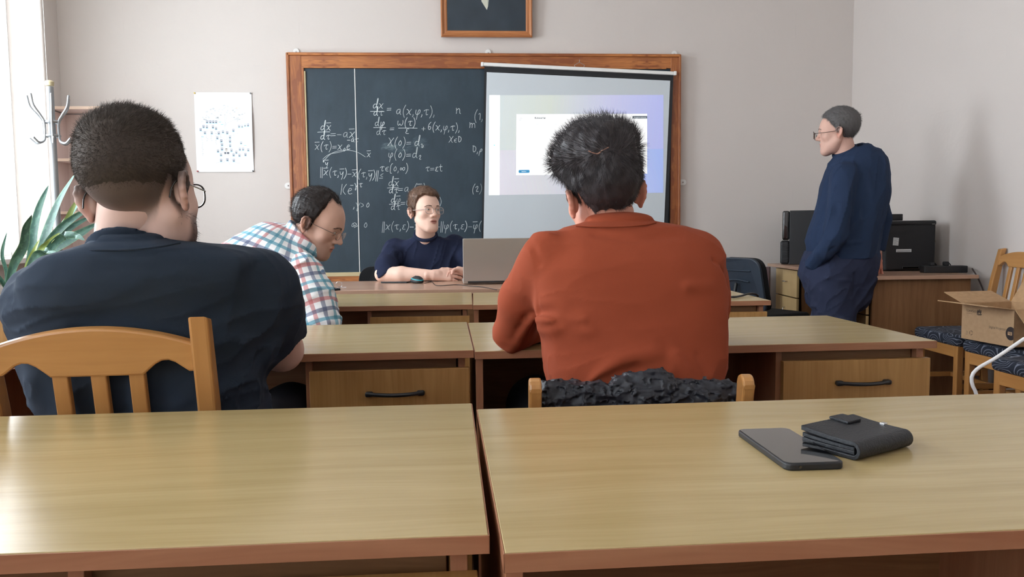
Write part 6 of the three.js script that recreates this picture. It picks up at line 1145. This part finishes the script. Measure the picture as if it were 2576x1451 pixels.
single('desk_cable', 'thick black cable lying across the end of the third-row desk', 'cable', tube([[1.0534, 0.756, -3.3736], [1.1244, 0.756, -3.2987], [1.1532, 0.756, -3.2345], [1.2161, 0.756, -3.3], [1.2695, 0.7595, -3.35], [1.3248, 0.7458, -3.42], [1.3677, 0.7041, -3.52], [1.4566, 0.4098, -3.75]], 0.0045, 80, 8), M.cableBlack);
single('white_cable', 'white cable drooping in front of the swirl-seated chairs on the right', 'cable', tube([[1.6, 1.3, -1.72], [1.3356, 0.8309, -1.7], [1.2769, 0.7924, -1.7], [1.2118, 0.7504, -1.7], [1.1723, 0.7288, -1.7], [1.157, 0.711, -1.7], [1.1587, 0.6902, -1.7], [1.1688, 0.6681, -1.7], [1.1896, 0.5873, -1.7], [1.18, 0.3, -1.72], [1.3, 0.01, -1.75]], 0.0041, 140, 8), M.cableWhite);
// ---------------------------------------------------------------- jacket over the low chair
{
  const quilt = (f) => (x, y, z) => { const d = f(x, y, z); if (Math.abs(d) > 0.04) return d; const r = 1 - Math.abs(2 * fbm(x * 26 + 9, y * 34 + 9, z * 26 + 9, 3) - 1), q = 1 - Math.abs(2 * noise(x * 70 + 9 + r, y * 95 + 9, z * 70 + 9) - 1); return d - 0.009 * (r ** 4 - 0.4) - 0.005 * (q ** 3 - 0.4); };
  const z = -1.575, f = union([cap([0.1937, 0.7198, -1.575], [0.2564, 0.7052, -1.575], 0.03, 0.036), cap([0.2564, 0.7036, -1.575], [0.362, 0.6966, -1.575], 0.036, 0.04), cap([0.362, 0.6942, -1.575], [0.4934, 0.7005, -1.575], 0.04, 0.036), cap([0.4934, 0.7005, -1.575], [0.5561, 0.7136, -1.575], 0.036, 0.026),
    ell([0.3742, 0.7208, -1.575], [0.06, 0.036, 0.04]), ell([0.4123, 0.7294, -1.58], [0.034, 0.03, 0.03]), cap([0.3294, 0.722, -1.575], [0.4028, 0.7388, -1.575], 0.02, 0.018), loft([[...[0.1879, 0.6973, -1.575], 0.5581, 0.028], [...[0.1898, 0.6322, -1.575], 0.5538, 0.03], [...[0.1987, 0.5088, -1.575], 0.545, 0.03]], 0.02, 0.02)], 0.025);
  M.jacket = phys({ color: rgb(34, 37, 46), roughness: 0.5, sheen: 0.3, sheenRoughness: 0.4, sheenColor: rgb(90, 95, 110) });
  const t = thing('jacket', 'crumpled dark jacket draped over the low chair behind the man in orange', 'jacket', [0.366, 0.45, -1.575]);
  skinPart('jacket_body', nets(quilt(f), [0.12, 0.46, -1.66], [0.62, 0.82, -1.5], 0.004).translate(-0.366, -0.45, 1.575), M.jacket, t);
}
// ---------------------------------------------------------------- computer tower, printer, power strip
{
  const t = thing('computer_tower', 'black computer tower with silver port door on the far end of the desk', 'computer', [2.64, 0.755, -5.82], -0.42);   // front faces -x
  part('case', rbox(0.36, 0.40, 0.18, 0.006, 2, 0.05, 0.2, 0), M.blackPlastic, t);
  const fr = (y, h, d) => { const g = rbox(d, h, 0.182, 0.014, 4, -0.13 - d / 2, y, 0); return g; };
  const up = part('front_panel', fr(0.29, 0.218, 0.05), M.blackGloss, t), lo = part('front_panel', fr(0.09, 0.172, 0.062), M.blackPlastic, t);
  part('badge', box(0.002, 0.016, 0.02, -0.181, 0.365, 0.02), M.silver, up); part('port_door', rbox(0.006, 0.034, 0.022, 0.002, 2, -0.181, 0.225, 0.01), M.silver, up); part('button', cyl(0.008, 0.008, 0.004, 0, 0, 0, 16).rotateZ(Math.PI / 2).translate(-0.181, 0.3, 0.0), M.silver, up);
  for (let i = 0; i < 10; i++) part('vent_rib', box(0.05, 0.004, 0.003, -0.155, 0.03 + i * 0.013, 0.0925), M.blackMatte, lo);
}
{
  const t = thing('printer', 'large black boxy printer with two white stickers beside the standing man', 'printer', [2.835, 0.755, -4.98], 0.02), W = 0.33, H = 0.285, D = 0.36;
  part('body', rbox(W, H, D, 0.012, 3, 0, H / 2 + 0.006, 0), M.blackMatte, t);
  part('lid', rbox(W + 0.006, 0.03, D + 0.006, 0.012, 3, 0, H + 0.014, 0), M.blackMatte, t);
  part('tray_grip', rbox(0.11, 0.018, 0.01, 0.004, 2, 0, 0.022, D / 2 + 0.001), M.blackGloss, t);
  part('hinge_mark', box(0.02, 0.003, 0.003, 0.145, H + 0.006, D / 2 + 0.003), M.silver, t);
  const st = (w, h, n) => canvasTex(96, Math.round((96 * h) / w), (c, W2, H2) => { c.fillStyle = '#dfe3e6'; c.fillRect(0, 0, W2, H2); c.fillStyle = 'rgba(120,126,132,0.7)'; for (let i = 0; i < n; i++) c.fillRect(6, 8 + (i * (H2 - 12)) / n, (W2 - 12) * (i % 3 === 2 ? 0.6 : 1), Math.max(1, (H2 / n) * 0.35)); });
  const label = (w, h, x, y, r, n) => { const g = new THREE.BoxGeometry(w, h, 0.001), m = part('sticker', g, std({ map: st(w, h, n), roughness: 0.5 }), t); m.position.set(x, y, D / 2 + 0.0008); m.rotation.z = r; };
  label(0.036, 0.048, -0.098, 0.185, -0.08, 8); label(0.1, 0.018, -0.045, 0.128, 0, 2);
}
{
  const t = thing('black_box', 'small black box device lying on top of the printer', 'device', [2.74, 1.07, -4.97], 0.0);
  part('case', rbox(0.2, 0.042, 0.15, 0.005, 3, 0, 0.021, 0), M.blackPlastic, t); part('blue_label', box(0.018, 0.014, 0.001, 0.01, 0.027, 0.0755, 0.0003), std({ color: rgb(120, 170, 200), roughness: 0.4 }), t);
}
{
  const t = thing('power_strip', 'black power strip with plugs on the corner of the computer desk', 'power strip', [2.93, 0.755, -4.6], -0.16);
  part('body', rbox(0.25, 0.042, 0.07, 0.006, 3, 0, 0.021, 0), M.blackPlastic, t);
  for (const [x, h] of [[-0.07, 0.02], [0.012, 0.024]]) part('plug', [rbox(0.03, h, 0.03, 0.006, 2, x, 0.042 + h / 2, 0), tube([[x, 0.05, 0], [x + 0.02, 0.06, -0.02], [x + 0.04, 0.045, -0.03]], 0.0035, 12, 6)], M.blackMatte, t);
  t.updateMatrixWorld(); const inv = t.matrixWorld.clone().invert(); part('power_cord', tube([[3.0768, 0.778, -4.55], [3.0321, 0.7513, -4.45], [3.0469, 0.7013, -4.43], [3.0718, 0.6252, -4.42], [3.1055, 0.4967, -4.42], [3.1385, 0.2621, -4.42]], 0.0045, 50, 8).applyMatrix4(inv), std({ color: rgb(70, 56, 52), roughness: 0.6 }), t);
}
single('tangled_cable', 'tangled beige cable behind the printer by the wall', 'cable', tube([[3.0653, 0.7577, -4.95], [3.0944, 0.7979, -4.96], [3.0836, 0.8286, -4.97], [3.1154, 0.869, -4.98], [3.0866, 0.9057, -4.97], [3.0954, 0.9366, -4.96], [3.0743, 0.9572, -4.97], [3.1115, 0.8481, -4.99], [3.0739, 0.7926, -4.97], [3.1048, 0.7777, -4.95], [3.0667, 0.7433, -4.93]], 0.0035, 120, 6), M.cableBeige);
// ---------------------------------------------------------------- open cardboard box on the chair
{
  const print = canvasTex(1024, 512, (c, w, h) => {
    const k = c.createImageData(w, h); for (let i = 0; i < w * h; i++) { const n = (hash(i % w, Math.floor(i / w), 3) - 0.5) * 8 + (fbm((i % w) / 40, Math.floor(i / w) / 40, 2, 2) - 0.5) * 10; k.data[i * 4] = 178 + n; k.data[i * 4 + 1] = 146 + n; k.data[i * 4 + 2] = 112 + n; k.data[i * 4 + 3] = 255; } c.putImageData(k, 0, 0);
    c.fillStyle = 'rgb(52,44,44)'; c.font = '52px serif'; c.fillText('ViewSonic', 92, 112); c.font = '15px sans-serif'; c.fillText('See the difference', 96, 138);
    c.font = '44px sans-serif'; c.fillText('Digital Projector', 560, 300);
    for (const [x, y] of [[330, 96], [358, 88], [386, 96]]) { c.beginPath(); c.ellipse(x, y, 12, 24, 0.2, 0, 7); c.fill(); c.beginPath(); c.arc(x + 3, y - 24, 8, 0, 7); c.fill(); } c.fillRect(308, 122, 100, 12); c.fillRect(322, 138, 76, 5);
    c.beginPath(); c.arc(972, 330, 92, 0, 7); c.fill(); c.fillStyle = 'rgb(178,146,112)'; c.beginPath(); c.roundRect(916, 308, 78, 46, 8); c.fill(); c.fillStyle = 'rgb(52,44,44)'; c.beginPath(); c.arc(966, 331, 15, 0, 7); c.fill(); c.fillRect(926, 320, 22, 8); c.fillStyle = 'rgb(178,146,112)'; c.beginPath(); c.arc(966, 331, 8, 0, 7); c.fill();
    c.strokeStyle = 'rgb(52,44,44)'; c.lineWidth = 7; for (let i = 0; i < 3; i++) { c.beginPath(); c.arc(204, 412, 30, i * 2.094 + 0.25, i * 2.094 + 1.85); c.stroke(); } c.fillStyle = 'rgb(52,44,44)'; c.font = '15px sans-serif'; c.fillText('Please', 96, 404); c.fillText('recycle', 96, 424); c.fillText('paper', 96, 444);
  });
  M.cardPrint = std({ map: print, roughness: 0.9 });
  const t = thing('cardboard_box', 'open cardboard projector box with spread flaps standing on a chair', 'box', [2.503, 0.487, -3.58], 0), L = 0.325, D = 0.27, H = 0.172, th = 0.005;   // printed face towards -x, length along z
  t.rotation.y = 0.1;
  const face = new THREE.BoxGeometry(L, H, th), uv = face.attributes.uv;
  const pf = part('printed_side', face, M.cardPrint, t, 'printed side of the box'); pf.rotation.y = -Math.PI / 2; pf.position.set(0, H / 2, 0);
  part('back_side', box(th, H, L, D, H / 2, 0, 0.001), M.cardboard, t);
  for (const s of [-1, 1]) part('end_side', box(D, H, th, D / 2, H / 2, s * (L / 2 - th / 2), 0.001), M.cardboard, t);
  part('bottom', box(D, th, L, D / 2, th / 2, 0, 0.001), M.cardboard, t);
  const flap = (w, d, x, z, ry, tilt) => { const g = box(w, th * 0.8, d, 0, 0, d / 2, 0.001), m = part('flap', g, M.cardboard, t); m.position.set(x, H, z); m.rotation.order = 'YXZ'; m.rotation.y = ry; m.rotation.x = -tilt; };
  flap(L, 0.14, 0, 0, -Math.PI / 2, 0.12);            // over the printed side, nearly level
  flap(L, 0.14, D, 0, Math.PI / 2, 1.0);
  flap(D, 0.14, D / 2, -L / 2, Math.PI, 0.32);
  flap(D, 0.14, D / 2, L / 2, 0, -0.8);
}

renderer.render(scene, camera);
